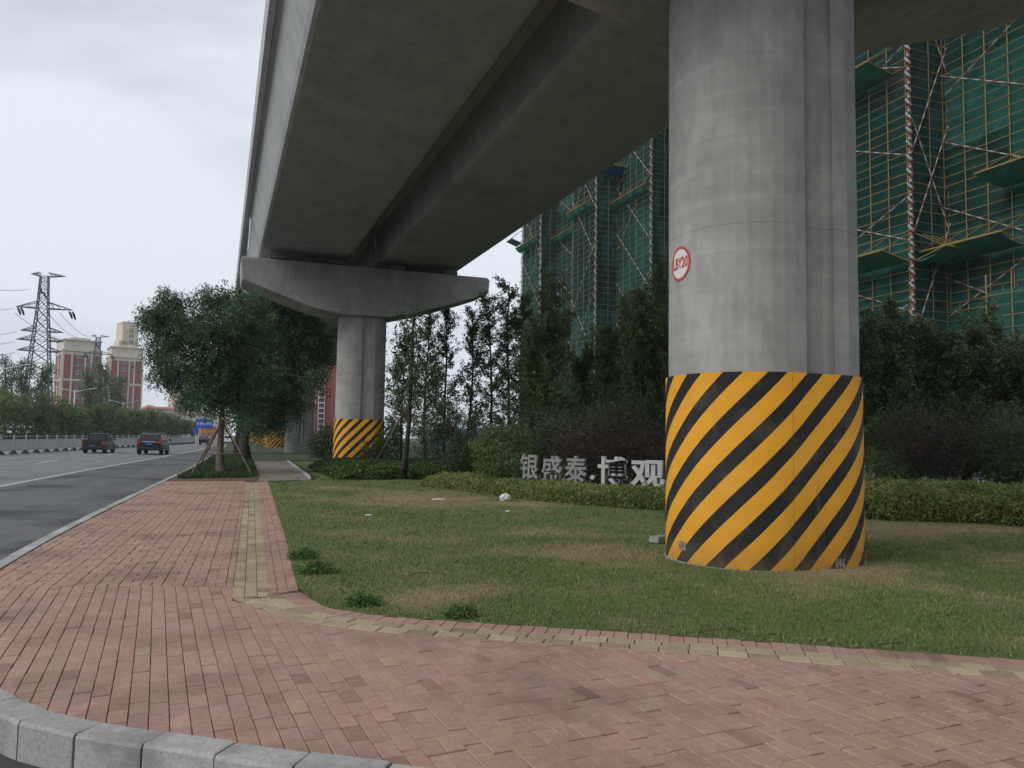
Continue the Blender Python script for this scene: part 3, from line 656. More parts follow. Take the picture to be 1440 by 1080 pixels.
def make_pier(label, Y, wrapped=True, disc=False, pipe=False):
    root = thing('viaduct_pier', label, 'pier', (PX, Y, 0), 0, 'viaduct piers')
    ol = rrect(PW, PD, PR, 10, (-.13, .50), .07); b = MB(); n = len(ol)
    zz = [-.4, 3.6, 3.62, 7.32]
    b.loft([[(p[0]*(1 if z < 3.61 else .9995), p[1], z) for p in ol] for z in zz])
    col = b.build('column', M['conc'], root)
    c = cap_mesh().build('pier_cap', M['conc'], root, bevel=.05)
    for x in (-4.2, -1.5, 1.5, 4.2):
        for y in (-.75, .75): bb = MB(); bb.box((x, y, 9.80), (.7, .6, .17)); bb.build('bearing_block', M['groove'], root)
    if wrapped: wrap_mesh('striped_wrap', M['stripe'], root, -.05, 2.30, .035, U_SHIFT)
    if pipe:
        q = MB(); q.path([(.1, -PD/2+.02, 7.2), (.1, -PD/2-.06, 7.0), (.1, -PD/2-.06, 1.0), (.1, -PD/2-.22, .82)], [.07]*4, 8); q.build('drain_pipe', M['pipe'], root, True)
    return root
U_SHIFT = .12
pier1 = make_pier('nearest concrete viaduct pier with yellow and black striped base and round number plate', PY)
pier2 = make_pier('second viaduct pier with hammerhead top, striped base half hidden by shrubs', PY+30)
pier3 = make_pier('plain grey viaduct pier without stripes, white drain pipe on its face', PY+60, False, pipe=True)
for k, lab in ((3, 'striped viaduct pier just behind the plain grey pier'), (4, 'far striped viaduct pier between the dark tree trunk and the plain pier'), (5, 'farthest viaduct pier along the path')):
    make_pier(lab, PY+30*k, True, pipe=k == 3)

# number plate and torn stickers follow the curve of the column
def surf(u, z, off, wrap=False):
    e_ = .035 if wrap else 0
    ol = rrect(PW+2*e_, PD+2*e_, PR+e_, 40); s = outline_at(ol); n = len(ol)
    u = u % s[-1]; k = max(i for i in range(n) if s[i] <= u); a, c = Vector(ol[k]), Vector(ol[(k+1) % n]); t = (u-s[k])/max(1e-9, s[k+1]-s[k])
    p = a.lerp(c, t); d = (c-a).normalized(); nr = Vector((d.y, -d.x)); p = p+nr*off
    return (p.x, p.y, z)
def u_from_px(px, Yc, wrap=False):
    """arc length on the camera side of the column seen at picture column px"""
    e_ = .035 if wrap else 0
    ol = rrect(PW+2*e_, PD+2*e_, PR+e_, 40); s = outline_at(ol); best = None
    for k, p in enumerate(ol):
        X, Y = p[0]+PX, p[1]+Yc
        q = np.array([X, Y, 0])-C0*np.array([1, 1, 0]); q[2] = 2.0; x = 720+FPX*(q@RT)/(q@FW)
        # facing test
        a, c = Vector(ol[k-1]), Vector(ol[(k+1) % len(ol)]); d = c-a; nr = Vector((d.y, -d.x))
        if nr.x*(-X)+nr.y*(-Y) > 0 and (best is None or abs(x-px) < best[0]): best = (abs(x-px), s[k])
    return best[1]
def conform(bm_pts, faces, u0, z0, off, name, m, parent, wrap=False):
    me = bpy.data.meshes.new(name); me.from_pydata([surf(u0+p[0], z0+p[1], off, wrap) for p in bm_pts], [], faces)
    return link(name, me, m, parent)
def disc_pts(r0, r1, n=40, rings=5):
    vs = []; fs = []
    for i in range(rings+1):
        r = r0+(r1-r0)*i/rings
        for k in range(n): vs.append((r*math.cos(2*math.pi*k/n), r*math.sin(2*math.pi*k/n)))
    for i in range(rings):
        for k in range(n): fs.append((i*n+k, (i+1)*n+k, (i+1)*n+(k+1) % n, i*n+(k+1) % n))
    return vs, fs
du = u_from_px(958, PY); DZ = float(at(957, 370, 9.45).z); DR = .215
plate = conform(*disc_pts(.001, DR*.86), du, DZ, .004, 'number_plate', M['sign_white'], pier1)
conform(*disc_pts(DR*.84, DR), du, DZ, .006, 'rim', M['sign_red'], plate)
def text_mesh(body, size=1, off=0.0, ext=0.0):
    c = bpy.data.curves.new('txt', 'FONT'); c.body = body; c.size = size; c.offset = off; c.extrude = ext; c.resolution_u = 4; c.align_x = 'CENTER'; c.align_y = 'CENTER'
    o_ = bpy.data.objects.new('txt', c); COL.objects.link(o_); bpy.context.view_layer.update()
    m_ = bpy.data.meshes.new_from_object(o_.evaluated_get(bpy.context.evaluated_depsgraph_get())); bpy.data.objects.remove(o_); return m_
tm = text_mesh('LBY20', .15, .004); bm = bmesh.new(); bm.from_mesh(tm)
bmesh.ops.triangulate(bm, faces=bm.faces); 
for _ in range(2): bmesh.ops.subdivide_edges(bm, edges=[e_ for e_ in bm.edges if e_.calc_length() > .03], cuts=1)
bmesh.ops.triangulate(bm, faces=bm.faces); bm.verts.index_update()
conform([(v.co.x*.85, v.co.y*1.25) for v in bm.verts], [[v.index for v in f.verts] for f in bm.faces], du, DZ, .008, 'lettering', M['sign_red'], plate); bm.free()
M['torn'] = mat('torn_sticker', (.05, .04, .03), (.34, .31, .24), 26, .8)
for px, z, wd, ht in ((959, .20, .14, .10), (1150, .075, .14, .11)):
    u0 = u_from_px(px, PY, True); vs = [(wd*(i/4-.5)+random.uniform(-.006, .006), ht*(j/2-.5)+random.uniform(-.008, .008)) for j in range(3) for i in range(5)]
    conform(vs, [(j*5+i, j*5+i+1, (j+1)*5+i+1, (j+1)*5+i) for j in range(2) for i in range(4)], u0, z+.06, .004, 'torn_sticker', M['torn'], pier1, True)
# rusty foot flange under the first wrap
fl = MB(); r1 = rrect(PW+.10, PD+.10, PR+.05, 10); r0 = rrect(PW+.02, PD+.02, PR+.01, 10)
fl.loft([[(p[0], p[1], -.05) for p in r1], [(p[0], p[1], .07) for p in r1], [(p[0], p[1], .078) for p in r0]], caps=False); fl.build('foot_flange', M['stonegrey'], pier1)

def girder(side, y0, y1, label):
    """hollow box girder of one track, outer side towards -X for side=-1"""
    root = thing('box_girder', label, 'girder', (PX-.06, y0, .06), 0, 'viaduct girders')
    L_ = y1-y0; e_ = .06
    pr = [(-.012, 11.98), (-.012, 11.62), (-.55, 11.50), (-.70, 10.2), (-.80, 10.06), (-.92, 10.04), (-4.80, 10.04), (-4.90, 10.08), (-4.97, 10.22), (-5.36, 11.5), (-5.50, 11.56), (-5.50, 11.98)]
    pr = [(x*(-side), z) for x, z in pr]
    b = MB(); b.loft([[(x, e_, z) for x, z in pr], [(x, L_-e_, z) for x, z in pr]]); b.build('box_beam', M['conc_g'], root)
    pp_ = [(-5.505, 11.52), (-5.66, 11.58), (-5.68, 12.1), (-5.63, 12.13), (-5.66, 12.95), (-5.40, 12.95), (-5.36, 11.985), (-5.505, 11.985)]
    pp_ = [(x*(-side), z) for x, z in pp_]
    q = MB(); nseg = 15
    for k in range(nseg):
        a, c = e_+(L_-2*e_)*k/nseg, e_+(L_-2*e_)*(k+1)/nseg-.012; q.loft([[(x, a, z) for x, z in pp_], [(x, c, z) for x, z in pp_]])
    q.build('parapet', M['conc_l'], root)
    return root
sp = ['overhead behind the nearest pier', 'between the nearest and second pier', 'beyond the second pier', 'beyond the plain grey pier', 'in the far distance']
for k in range(5):
    y0 = PY+30*(k-1); y1 = y0+30 if k < 4 else y0+90
    girder(-1, y0, y1, 'road side concrete box girder with pale parapet, span '+sp[k])
    girder(1, y0, y1, 'dark concrete box girder on the building site side, span '+sp[k])
dp_ = MB(); dp_.path([(-5.45, -1.3, 11.4), (-5.47, -1.28, 10.6), (-5.5, -1.25, 9.9)], [.04]*3, 6); o = dp_.build('drain_pipe', M['white'], pier2)

# ------------------------------------------------------------------ foliage
def leaf_cloud(centers, dirs, per, L_, W_, spread, droop, seed=0, tintv=.25, base=None):
    """little leaves strung along short twigs at the given points"""
    n = len(centers); r = np.random.default_rng(seed)
    t = r.uniform(-.2, 1, (n, per, 1)); P = centers[:, None, :]+dirs[:, None, :]*t*spread+r.normal(0, spread*.28, (n, per, 3))
    P[:, :, 2] -= droop*spread*np.abs(t[:, :, 0])**1.5
    P = P.reshape(-1, 3); N_ = len(P)
    a = r.normal(0, 1, (N_, 3)); a[:, 2] -= droop*.7; a /= np.linalg.norm(a, axis=1)[:, None]
    c = r.normal(0, 1, (N_, 3)); c -= a*(c*a).sum(1)[:, None]; c /= np.linalg.norm(c, axis=1)[:, None]
    l_ = (L_*r.uniform(.6, 1.3, N_))[:, None]; w_ = (W_*r.uniform(.6, 1.3, N_))[:, None]
    V = np.stack([P-a*l_*.5, P+c*w_*.5, P+a*l_*.5, P-c*w_*.5], 1)
    tw = np.repeat(r.normal(1, tintv, n), per)*r.normal(1, .12, N_)
    T = np.clip(tw, .4, 1.8)[:, None]*np.array([1, 1, 1.0]); T[:, 0] *= np.repeat(r.normal(1, .08, n), per)
    return V, T
def blob_points(blobs, n, seed, shell=.45, lobk=.5, lobf=2.1):
    r = np.random.default_rng(seed); vol = np.array([b[3]*b[4]*b[5] for b in blobs])**.75; k = (n*vol/vol.sum()).astype(int)
    C, D = [], []
    for b, m in zip(blobs, k):
        u = r.normal(0, 1, (m, 3)); u /= np.linalg.norm(u, axis=1)[:, None]; rad = r.uniform(0, 1, m)**shell
        # break the outline: lobes of random direction stick out or fall back
        lob = np.array([mnoise.noise(Vector(x*lobf)+Vector((b[0], b[1], b[2]+seed))) for x in u]); rad = rad*(1+lobk*lob)
        C.append(np.array(b[:3])+u*rad[:, None]*np.array(b[3:6])); D.append(u)
    return np.concatenate(C), np.concatenate(D)
def tree(name, label, cat, base, trunk_pts, trunk_r, blobs, n, per, leafL, leafW, lmat, bmat, spread=.35, droop=.4, seed=1, group=None, shell=.45, limbs=True, tintv=.25, lobk=.5, lobf=2.1):
    """root at the base; trunk with limbs reaching into the crown; crown of leaves. trunk_pts and blobs in world metres"""
    root = thing(name, label, cat, base, 0, group); B = Vector(base); tb = MB(); r = random.Random(seed)
    tp = [Vector(p)-B for p in trunk_pts]; rs = [trunk_r*(1-.62*i/(len(tp)-1)) for i in range(len(tp))]; rs[0] *= 1.25
    tb.path(tp, rs, 8)
    bl = [(b[0]-B.x, b[1]-B.y, b[2]-B.z, *b[3:]) for b in blobs]
    if limbs:
        for b in bl:
            c = Vector(b[:3]); k = r.randint(max(1, len(tp)//2), len(tp)-1); s = tp[k]; mid = s.lerp(c, .5)+Vector((r.uniform(-.1, .1), r.uniform(-.1, .1), -.08*(c-s).length))
            tb.path([s, mid, c], [rs[k]*.55, rs[k]*.36, rs[k]*.16], 6)
            for _ in range(5):
                e_ = c+Vector((r.uniform(-1, 1)*b[3], r.uniform(-1, 1)*b[4], r.uniform(-.6, 1)*b[5]))*.85
                m2 = mid.lerp(c, r.uniform(.3, 1)); tb.path([m2, m2.lerp(e_, .5)+Vector((0, 0, .05)), e_], [rs[k]*.2, rs[k]*.13, rs[k]*.05], 5)
    tb.build('trunk', bmat, root, True, fix=False)
    C, D = blob_points(bl, n, seed, shell, lobk, lobf); V, T = leaf_cloud(C, D, per, leafL, leafW, spread, droop, seed, tintv)
    quads('crown', V, lmat, root, T)
    return root
def pxblobs(lst, d, flat=.9, jit=.5, seed=0):
    """crown lobes: bearing (x, y), radius in the same units, at about depth d"""
    r = random.Random(seed); o = []
    for x, y, rp in lst:
        dd = d+r.uniform(-jit, jit); p = at(x, y, dd); R = rp*dd/FPX; o.append((p.x, p.y, p.z, R, R, R*flat))
    return o
# the two big street trees
d1 = 29.6; b1 = g(310, 667)
T1 = [(222, 452, 27), (246, 432, 22), (232, 422, 14), (292, 422, 20), (318, 426, 24), (350, 430, 24), (212, 450, 16), (230, 495, 28), (262, 470, 38), (300, 468, 40), (340, 470, 40), (228, 528, 17), (258, 530, 32), (300, 525, 40), (340, 528, 36), (285, 562, 22), (336, 560, 22), (266, 566, 16)]
tree('street_tree', 'broad green street tree held by four wooden stakes at the kerb', 'tree', b1,
     [b1, at(309, 640, 29.8), at(311, 605, 29.8), at(313, 570, 29.7), at(316, 530, 29.7), at(318, 480, 29.7)], .15, pxblobs(T1, 29.7, .95, 1.1, 3), 6200, 12, .12, .042, M['leaf_tree'], M['bark'], .25, .6, 11, 'street trees along the kerb', tintv=.38, lobk=.95, lobf=3.4, shell=.55)
b2 = g(344, 648)
T2 = [(372, 428, 32), (405, 440, 34), (432, 470, 30), (452, 500, 22), (380, 480, 38), (420, 520, 34), (445, 535, 18), (372, 530, 38), (405, 565, 28), (370, 575, 30), (385, 600, 18), (350, 600, 18), (345, 560, 26)]
tree('street_tree', 'darker street tree behind the staked tree, crown reaching under the viaduct', 'tree', b2,
     [b2, at(343, 625, 44), at(345, 595, 44), at(350, 560, 44), at(360, 500, 44), at(368, 460, 44)], .33, pxblobs(T2, 44, .95, 1.6, 5), 5200, 11, .165, .058, M['leaf_tree'], M['bark_d'], .36, .5, 12, 'street trees along the kerb', tintv=.34, lobk=.95, lobf=3.4, shell=.55)
b3 = stand(334, 62)
T3 = [(330, 520, 30), (360, 530, 34), (400, 560, 22), (345, 575, 26), (305, 560, 24), (378, 588, 16), (360, 605, 12)]
tree('street_tree', 'third street tree along the kerb, mostly hidden behind the two nearer ones', 'tree', b3,
     [b3, at(335, 612, 62), at(338, 580, 62), at(345, 530, 62)], .24, pxblobs(T3, 62, .95, 1.5, 6), 1500, 9, .28, .11, M['leaf_tree'], M['bark_d'], .6, .5, 13, 'street trees along the kerb')

def support(label, trunk, hubz, feet, barz=None, r=.032, rot=0):
    root = thing('tree_support', label, 'tree stakes', trunk, 0, 'wooden tree stakes'); T = Vector(trunk)
    for i, f in enumerate(feet):
        p = Vector(f)-T; p.z = -.05; q = Vector((0, 0, hubz))+Vector((p.x, p.y, 0)).normalized()*.10+Vector((random.uniform(-.03, .03), random.uniform(-.03, .03), random.uniform(-.05, .1))); q = p.lerp(q, 1.05)
        b = MB(); b.path([p, p.lerp(q, .5), q], [r*1.1, r, r*.9], 7); b.build('stake', M['stake'], root, True)
    if barz:
        fr = [Vector(f)-T for f in feet]; k = 1-barz/hubz
        pts = [Vector((p.x*k, p.y*k, barz)) for p in fr]
        for i in range(len(pts)):
            a, c = pts[i], pts[(i+1) % len(pts)]; d = (c-a).normalized()*.18; b = MB(); b.path([a-d, c+d], [r*.8, r*.7], 6); b.build('crossbar', M['stake'], root, True)
    return root
support('four weathered stakes with crossbars propping the tree at the kerb', b1, 1.95, [g(266, 671), g(283, 650), g(347, 654), g(357, 671)], .78)
b4 = g(568, 673)
support('three thin stakes propping the slim tree in front of the second pier', b4, 2.35, [g(518, 667), g(512, 655), g(643, 671)])
sp4 = at(590, 480, 26.5)
tree('young_tree', 'slim young tree with straight trunk propped by three thin stakes', 'tree', b4, [b4, at(571, 640, 26.4), at(575, 595, 26.4), at(578, 540, 26.6), at(580, 480, 26.8), at(582, 440, 26.9)], .10,
     pxblobs([(578, 520, 26), (590, 560, 24), (570, 480, 20), (585, 450, 16), (600, 525, 20), (563, 555, 22)], 26.8, 1.1, .6, 8), 420, 9, .11, .05, M['leaf_thin'], M['bark_d'], .4, .3, 21, 'slim trees behind the viaduct', .55)

# slim, see-through trees between the pier and the tower
slim = [(562, 40, 462, 20, 'leftmost slim tree right beside the second pier'), (600, 38, 440, 22, 'slim see-through tree left of the gap of sky under the pier cap'),
        (628, 41, 428, 22, 'slim see-through tree under the right arm of the pier cap'), (657, 38, 432, 20, 'slim leafy tree just past the tip of the pier cap'),
        (688, 36, 405, 24, 'tall slim tree standing against the sky'), (712, 37, 392, 20, 'tallest slim tree against the sky at the tower edge'), (735, 34, 408, 24, 'slim tree in front of the corner of the netted tower')]
def branchy(name, lab, cat_group, x, d, ytop, rp, seed, nb=46, lm='leaf_thin', bark='bark_d', LL=.115, WW=.058, stems=1, low=.14, dense=16, r0=.085, asc=(.5, 1.25), per=11):
    """airy tree: one or several stems, rising side branches, leaves strung along each branch"""
    b = stand(x, d, -.05); hh = at(x, ytop, d).z; rr = random.Random(seed); root = thing(name, lab, 'tree', b, 0, cat_group); tb = MB(); C, D = [], []; W = rp*d/FPX
    for st_ in range(stems):
        an0 = 6.28*st_/stems+rr.random(); sp = 0 if stems == 1 else W*rr.uniform(.25, .75); hs = hh*(1 if st_ == 0 else rr.uniform(.72, .97))
        ln = Vector((math.cos(an0)*sp+rr.uniform(-.3, .3), math.sin(an0)*sp+rr.uniform(-.3, .3), 0)); k_ = 1/(stems**.5)
        ax = [Vector((ln.x*t**.8+.12*math.sin(t*5+seed), ln.y*t**.8+.12*math.cos(t*4+seed), hs*t)) for t in (0, .2, .4, .6, .8, 1)]; tb.path(ax, [r0*q*k_ for q in (1, .82, .68, .53, .35, .14)], 7)
        for k in range(int(nb/stems)):
            t = low+(.98-low)*(k/(nb/stems))**.9; q_ = min(4, int(t*5)); p = ax[q_].lerp(ax[q_+1], t*5-q_); an = rr.uniform(0, 6.28); Lb = W*(1.5 if stems == 1 else .95)*(1.12-.8*t)*rr.uniform(.5, 1.3); up_ = rr.uniform(*asc)
            e_ = p+Vector((math.cos(an)*Lb, math.sin(an)*Lb, Lb*up_)); m_ = p.lerp(e_, .5)+Vector((0, 0, -.1*Lb)); tb.path([p, m_, e_], [.026*k_+.006, .015, .005], 4)
            for q in range(dense if rr.random() < .85 else dense//3):
                u = rr.uniform(.15, 1.08); c = (p.lerp(m_, u*2) if u < .5 else m_.lerp(e_, u*2-1)); sd = .07*(1+Lb); C.append(c+Vector((rr.gauss(0, sd), rr.gauss(0, sd), rr.gauss(0, sd)))); D.append((e_-p).normalized())
    tb.build('trunk', M[bark], root, True, fix=False)
    V, T = leaf_cloud(np.array(C), np.array(D), per, LL, WW, .2, .25, 400+seed, .32); quads('crown', V, M[lm], root, T); return root
for i, (x, d, ytop, rp, lab) in enumerate(slim): branchy('slim_tree', lab, 'slim trees behind the viaduct', x, d, ytop, rp, 40+i)
# fuller trees in front of the towers
full = [(770, 29, 384, 40, 'leaf_mid', 'tall olive green tree in front of the left end of the netted tower', 4, 120),
        (832, 31, 470, 40, 'leaf_mid', 'shorter leafy tree between two taller olive trees before the netted tower', 4, 100),
        (880, 28, 395, 34, 'leaf_mid', 'slender olive tree just left of the feathery tree by the nearest pier', 3, 80),
        (912, 26, 372, 38, 'leaf_mid', 'feathery olive green tree directly left of the nearest pier', 4, 120),
        (985, 24, 420, 44, 'leaf_dark', 'dark tree mostly hidden behind the nearest pier', 3, 80),
        (1238, 22, 425, 46, 'leaf_dark', 'dark green tree just right of the nearest pier', 5, 150),
        (1300, 22.5, 452, 44, 'leaf_dark', 'dark green tree between the nearest pier and the wide right hand tree', 5, 130),
        (1362, 22, 445, 50, 'leaf_dark', 'wide dark green tree in front of the right scaffolding', 5, 150),
        (1425, 21.5, 470, 48, 'leaf_dark', 'dark tree at the right picture edge', 5, 140)]
for i, (x, d, ytop, rp, lm, lab, stems, nb) in enumerate(full):
    branchy('bushy_tree', lab, 'bushy trees before the netted towers', x, d, ytop, rp, 60+i, nb, lm, 'bark', .105+.02*d/25, .042+.006*d/25, stems, .16, 22, .11, (.7, 2.0), 11)

def shrub(label, base, blobs, n, L_, W_, lm, cat='shrub', name='shrub', group='shrubs behind the hedge', spread=.16, droop=.1, seed=1, per=7, shell=.3, stems=7):
    root = thing(name, label, cat, base, 0, group); B = Vector(base); r = random.Random(seed); sb = MB()
    bl = [(b[0]-B.x, b[1]-B.y, b[2]-B.z, *b[3:]) for b in blobs]
    for k in range(stems):
        b = bl[k % len(bl)]; e_ = Vector((b[0]+r.uniform(-.5, .5)*b[3], b[1]+r.uniform(-.5, .5)*b[4], b[2]+r.uniform(-.2, .6)*b[5])); a = Vector((r.uniform(-.15, .15), r.uniform(-.15, .15), 0))
        sb.path([a, a.lerp(e_, .5)+Vector((0, 0, .06)), e_], [.022, .015, .006], 5)
    sb.build('stem', M['bark_d'], root, True, fix=False)
    C, D = blob_points(bl, n, seed, shell); V, T = leaf_cloud(C, D, per, L_, W_, spread, droop, seed, .28); quads('foliage', V, M[lm], root, T); return root
def pxshrub(label, x, d, lst, n, L_, W_, lm, seed, flat=1.0, **kw):
    b = stand(x, d, -.03); return shrub(label, b, pxblobs(lst, d, flat, .35, seed), n, L_, W_, lm, seed=seed, **kw)
pxshrub('neatly rounded dark green shrub left of the metal sign', 711, 21.5, [(711, 638, 43)], 2600, .05, .03, 'leaf_mid', 71, .95, spread=.06, shell=.12)
pxshrub('low dark plum leaved shrub behind the metal sign', 850, 21.5, [(800, 640, 36), (840, 630, 42), (880, 628, 44), (915, 635, 40), (820, 655, 30), (870, 655, 30), (910, 655, 30)], 4200, .06, .03, 'leaf_plum', 72)
pxshrub('dark shrub between the round shrub and the metal sign', 772, 23, [(765, 630, 30), (785, 605, 26), (750, 655, 22)], 1100, .07, .035, 'leaf_dark', 73)
pxshrub('dark pine like shrub behind the staked slim tree', 622, 33, [(622, 590, 30), (600, 610, 26), (645, 605, 26), (620, 630, 34)], 1500, .13, .03, 'leaf_dark', 74)
pxshrub('low dark shrub left of the round shrub', 662, 28, [(655, 638, 26), (680, 630, 24), (640, 650, 20)], 1100, .08, .04, 'leaf_dark', 75)
pxshrub('loose green shrub covering the lower right of the second pier', 530, 33, [(528, 640, 20), (545, 625, 22), (515, 655, 16), (552, 600, 12)], 800, .10, .045, 'leaf_bed', 76)
pxshrub('dark green shrub between the plain pier and the second pier', 458, 52, [(452, 622, 16), (466, 610, 14), (458, 635, 16), (444, 632, 12)], 900, .13, .06, 'leaf_dark', 77)
pxshrub('reddish brown shrub right of the nearest pier', 1300, 19.5, [(1270, 640, 50), (1310, 630, 52), (1350, 640, 46), (1290, 665, 30), (1340, 668, 30)], 4200, .05, .022, 'leaf_plum', 78)
pxshrub('dark rounded shrub at the right picture edge', 1420, 19, [(1420, 635, 50), (1450, 640, 50)], 3000, .055, .03, 'leaf_dark', 79)
pxshrub('small green shrub close to the right side of the nearest pier', 1228, 19.5, [(1230, 665, 34), (1258, 672, 26)], 1000, .07, .028, 'leaf_mid', 80)

def hedge(name, label, line, depth, h, n, lm, L_, W_, seed, group=None, lump=.1, htaper=None):
    """clipped planting bed: leaf shell over its whole front, top and back"""
    pts = resample(line, .25); r = np.random.default_rng(seed); K = len(pts); back = offset(pts, depth)
    i = r.integers(0, K-1, n); t = r.random(n); A = np.array([(p.x, p.y) for p in pts]); Bk = np.array([(p.x, p.y) for p in back])
    a = A[i]+(A[i+1]-A[i])*t[:, None]; c = Bk[i]+(Bk[i+1]-Bk[i])*t[:, None]
    s = r.random(n); top = r.random(n) < .62; s = np.where(top, s**1.3, r.normal(0, .03, n).clip(-.08, .1)); xy = a+(c-a)*s[:, None]
    al = (i+t)*.25; en = np.clip(np.minimum(al, (K-1)*.25-al)/.7, .12, 1)**.6; hh = h*(1+lump*fbm(xy, 1.4, 3, seed)*2)*np.clip(.72+s*1.4, 0, 1)*en
    z = np.where(top, hh+r.normal(0, .025, n), r.random(n)*hh)
    D = r.normal(0, .5, (n, 3)); D[:, 2] += 1; D /= np.linalg.norm(D, axis=1)[:, None]
    V, T = leaf_cloud(np.column_stack([xy, z]), D, 6, L_, W_, .07, .0, seed, .3)
    root = thing(name, label, 'hedge', (A[0][0], A[0][1], 0), 0, group)
    V = V-np.array([A[0][0], A[0][1], 0]); quads('foliage', V, M[lm], root, T)
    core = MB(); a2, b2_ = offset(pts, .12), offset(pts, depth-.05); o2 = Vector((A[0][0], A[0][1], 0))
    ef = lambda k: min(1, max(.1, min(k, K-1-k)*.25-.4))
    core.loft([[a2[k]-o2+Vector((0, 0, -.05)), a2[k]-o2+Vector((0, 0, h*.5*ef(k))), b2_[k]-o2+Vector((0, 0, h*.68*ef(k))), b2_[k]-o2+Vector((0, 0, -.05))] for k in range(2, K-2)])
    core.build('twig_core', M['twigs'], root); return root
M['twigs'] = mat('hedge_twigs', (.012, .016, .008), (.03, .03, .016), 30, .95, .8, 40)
hl = [p for p in hedge_front if p.x < 10.6]; hr = [p for p in hedge_front if p.x > 10.4]
hedge('hedge', 'low yellowish green hedge in front of the metal sign', hl, 1.4, .34, 15000, 'leaf_hedge', .05, .028, 91, 'low hedges round the lawn')
hedge('hedge', 'low yellowish green hedge right of the nearest pier', hr, 2.6, .60, 30000, 'leaf_hedge', .055, .028, 92, 'low hedges round the lawn', .16)
bedl = [Vector(p) for p in ((3.72, 27.2, 0), (9.8, 27.25, 0))]
hedge('hedge', 'dark green clipped planting bed at the foot of the second pier', bedl, 7.5, .42, 16000, 'leaf_bed', .10, .055, 93, 'low hedges round the lawn')
for x, d, yy, rp, lab in ((745, 27, 600, 30, 'dark undergrowth shrub under the tall olive tree'), (812, 26, 600, 34, 'dark undergrowth shrub behind the middle of the metal sign'), (868, 25, 585, 36, 'tall dark shrub behind the last two metal characters'), (925, 25, 590, 34, 'dark shrub touching the left outline of the nearest pier'), (1262, 21, 600, 34, 'dark shrub behind the small green shrub right of the nearest pier'), (1335, 21, 590, 38, 'dark shrub behind the reddish brown shrub'), (1395, 20.5, 600, 34, 'dark shrub between the reddish brown shrub and the right picture edge')):
    pxshrub(lab, x, d, [(x-rp*.5, yy+14, rp*.8), (x+rp*.5, yy, rp*.85), (x, yy+40, rp*.9)], 1500, .085, .04, 'leaf_dark', int(x), shell=.4)
# weeds along the lawn edge
for i, (x, y, hpx, lab) in enumerate(((437, 806, 20, 'leafy weed clump at the inner bend of the lawn edge'), (508, 852, 14, 'low weed clump on the lawn edge right of the bend'), (646, 868, 13, 'small upright weed on the lawn edge below the white bag'), (424, 786, 14, 'weed tuft on the straight part of the lawn edge'))):
    p = g(x, y); d = (p-Vector((0, 0, CAMH))).length; R = hpx*d/FPX
    shrub(lab, (p.x, p.y, 0), [(p.x, p.y, R*.25, R*1.25, R*.8, R*.4), (p.x+R*.8, p.y-R*.3, R*.18, R*.9, R*.6, R*.3)], 170, .05, .010, 'weed', 'weed', 'weed', 'weeds on the lawn edge', .05, -.4, 120+i, 9, .5, 1)

# planting bed round the street tree
bed = [(-1.40, 26.22), (1.17, 26.22), (1.46, 29.6), (1.88, 46.3), (1.3, 58.9), (-.30, 57.8), (-.95, 35), (-1.3, 28.6)]
sheet('planting_bed', bed, .004, M['soil'])
def bedcol(P, n):
    v = rng.normal(1, .25, n)[:, None].clip(.4, 1.8); return np.array((.04, .075, .024))*v
grass('bed_grass', [(-1.2, 27.6), (1.1, 28.2), (1.38, 30), (1.85, 46), (1.2, 58.9), (-.25, 57.8), (-.9, 35), (-1.22, 29)], (-2, 3, 27, 60), 420000, .05, .16, 16, bedcol, 'rough grass round the trunks of the street trees', .004)

# ------------------------------------------------------------------ metal sign behind the hedge
sg0 = at(745, 690, 20.4); sg1 = at(912, 690, 18.6)
sgn = thing('entrance_sign', 'row of five standing metal characters behind the low hedge', 'sign', (sg0.x, sg0.y, 0))
dirv = (Vector((sg1.x, sg1.y, 0))-Vector((sg0.x, sg0.y, 0))).normalized(); ang = math.atan2(dirv.y, dirv.x); sgn.rotation_euler = (0, 0, ang)
def px_on_sign(px):
    a = at(px, hor(px), 1)-Vector(C0); n_ = Vector((-dirv.y, dirv.x, 0)); t = (Vector((sg0.x, sg0.y, 0))).dot(n_)/Vector((a.x, a.y, 0)).dot(n_)
    q = Vector((a.x*t, a.y*t, 0)); return (q-Vector((sg0.x, sg0.y, 0))).dot(dirv), t
for ch, x0, x1, y0, y1, mk_, bold in (('银', 733, 758, 638, 674, 'letter_d', .016), ('盛', 763, 791, 641, 677, 'letter_d', .016), ('泰', 796, 826, 641, 679, 'letter_d', .016), ('博', 842, 882, 642, 684, 'letter', .022), ('观', 888, 935, 647, 685, 'letter', .026)):
    me = text_mesh(ch, 1, bold, .05); V = np.zeros(len(me.vertices)*3, np.float32); me.vertices.foreach_get('co', V); V = V.reshape(-1, 3)
    s0, t0 = px_on_sign(x0); s1, t1 = px_on_sign(x1); tm_ = (t0+t1)/2
    z1, z0 = at((x0+x1)/2, y0, tm_).z, at((x0+x1)/2, y1, tm_).z
    lo, hi = V.min(0), V.max(0); V[:, 0] = s0+(V[:, 0]-lo[0])/(hi[0]-lo[0])*(s1-s0); zz = z0+(V[:, 1]-lo[1])/(hi[1]-lo[1])*(z1-z0); V[:, 1] = -V[:, 2]*1.0; V[:, 2] = zz
    me.vertices.foreach_set('co', V.ravel()); me.update(); link('character', me, M[mk_], sgn)
s0, t0 = px_on_sign(834); b = MB(); b.lathe([(.01, -.04), (.055, -.04), (.055, .04), (.01, .04)], (0, 0, 0), 14); vs = b.v; b.v = [(x+s0, z, y+at(834, 671, t0).z) for x, y, z in vs]; b.build('dot', M['letter'], sgn)
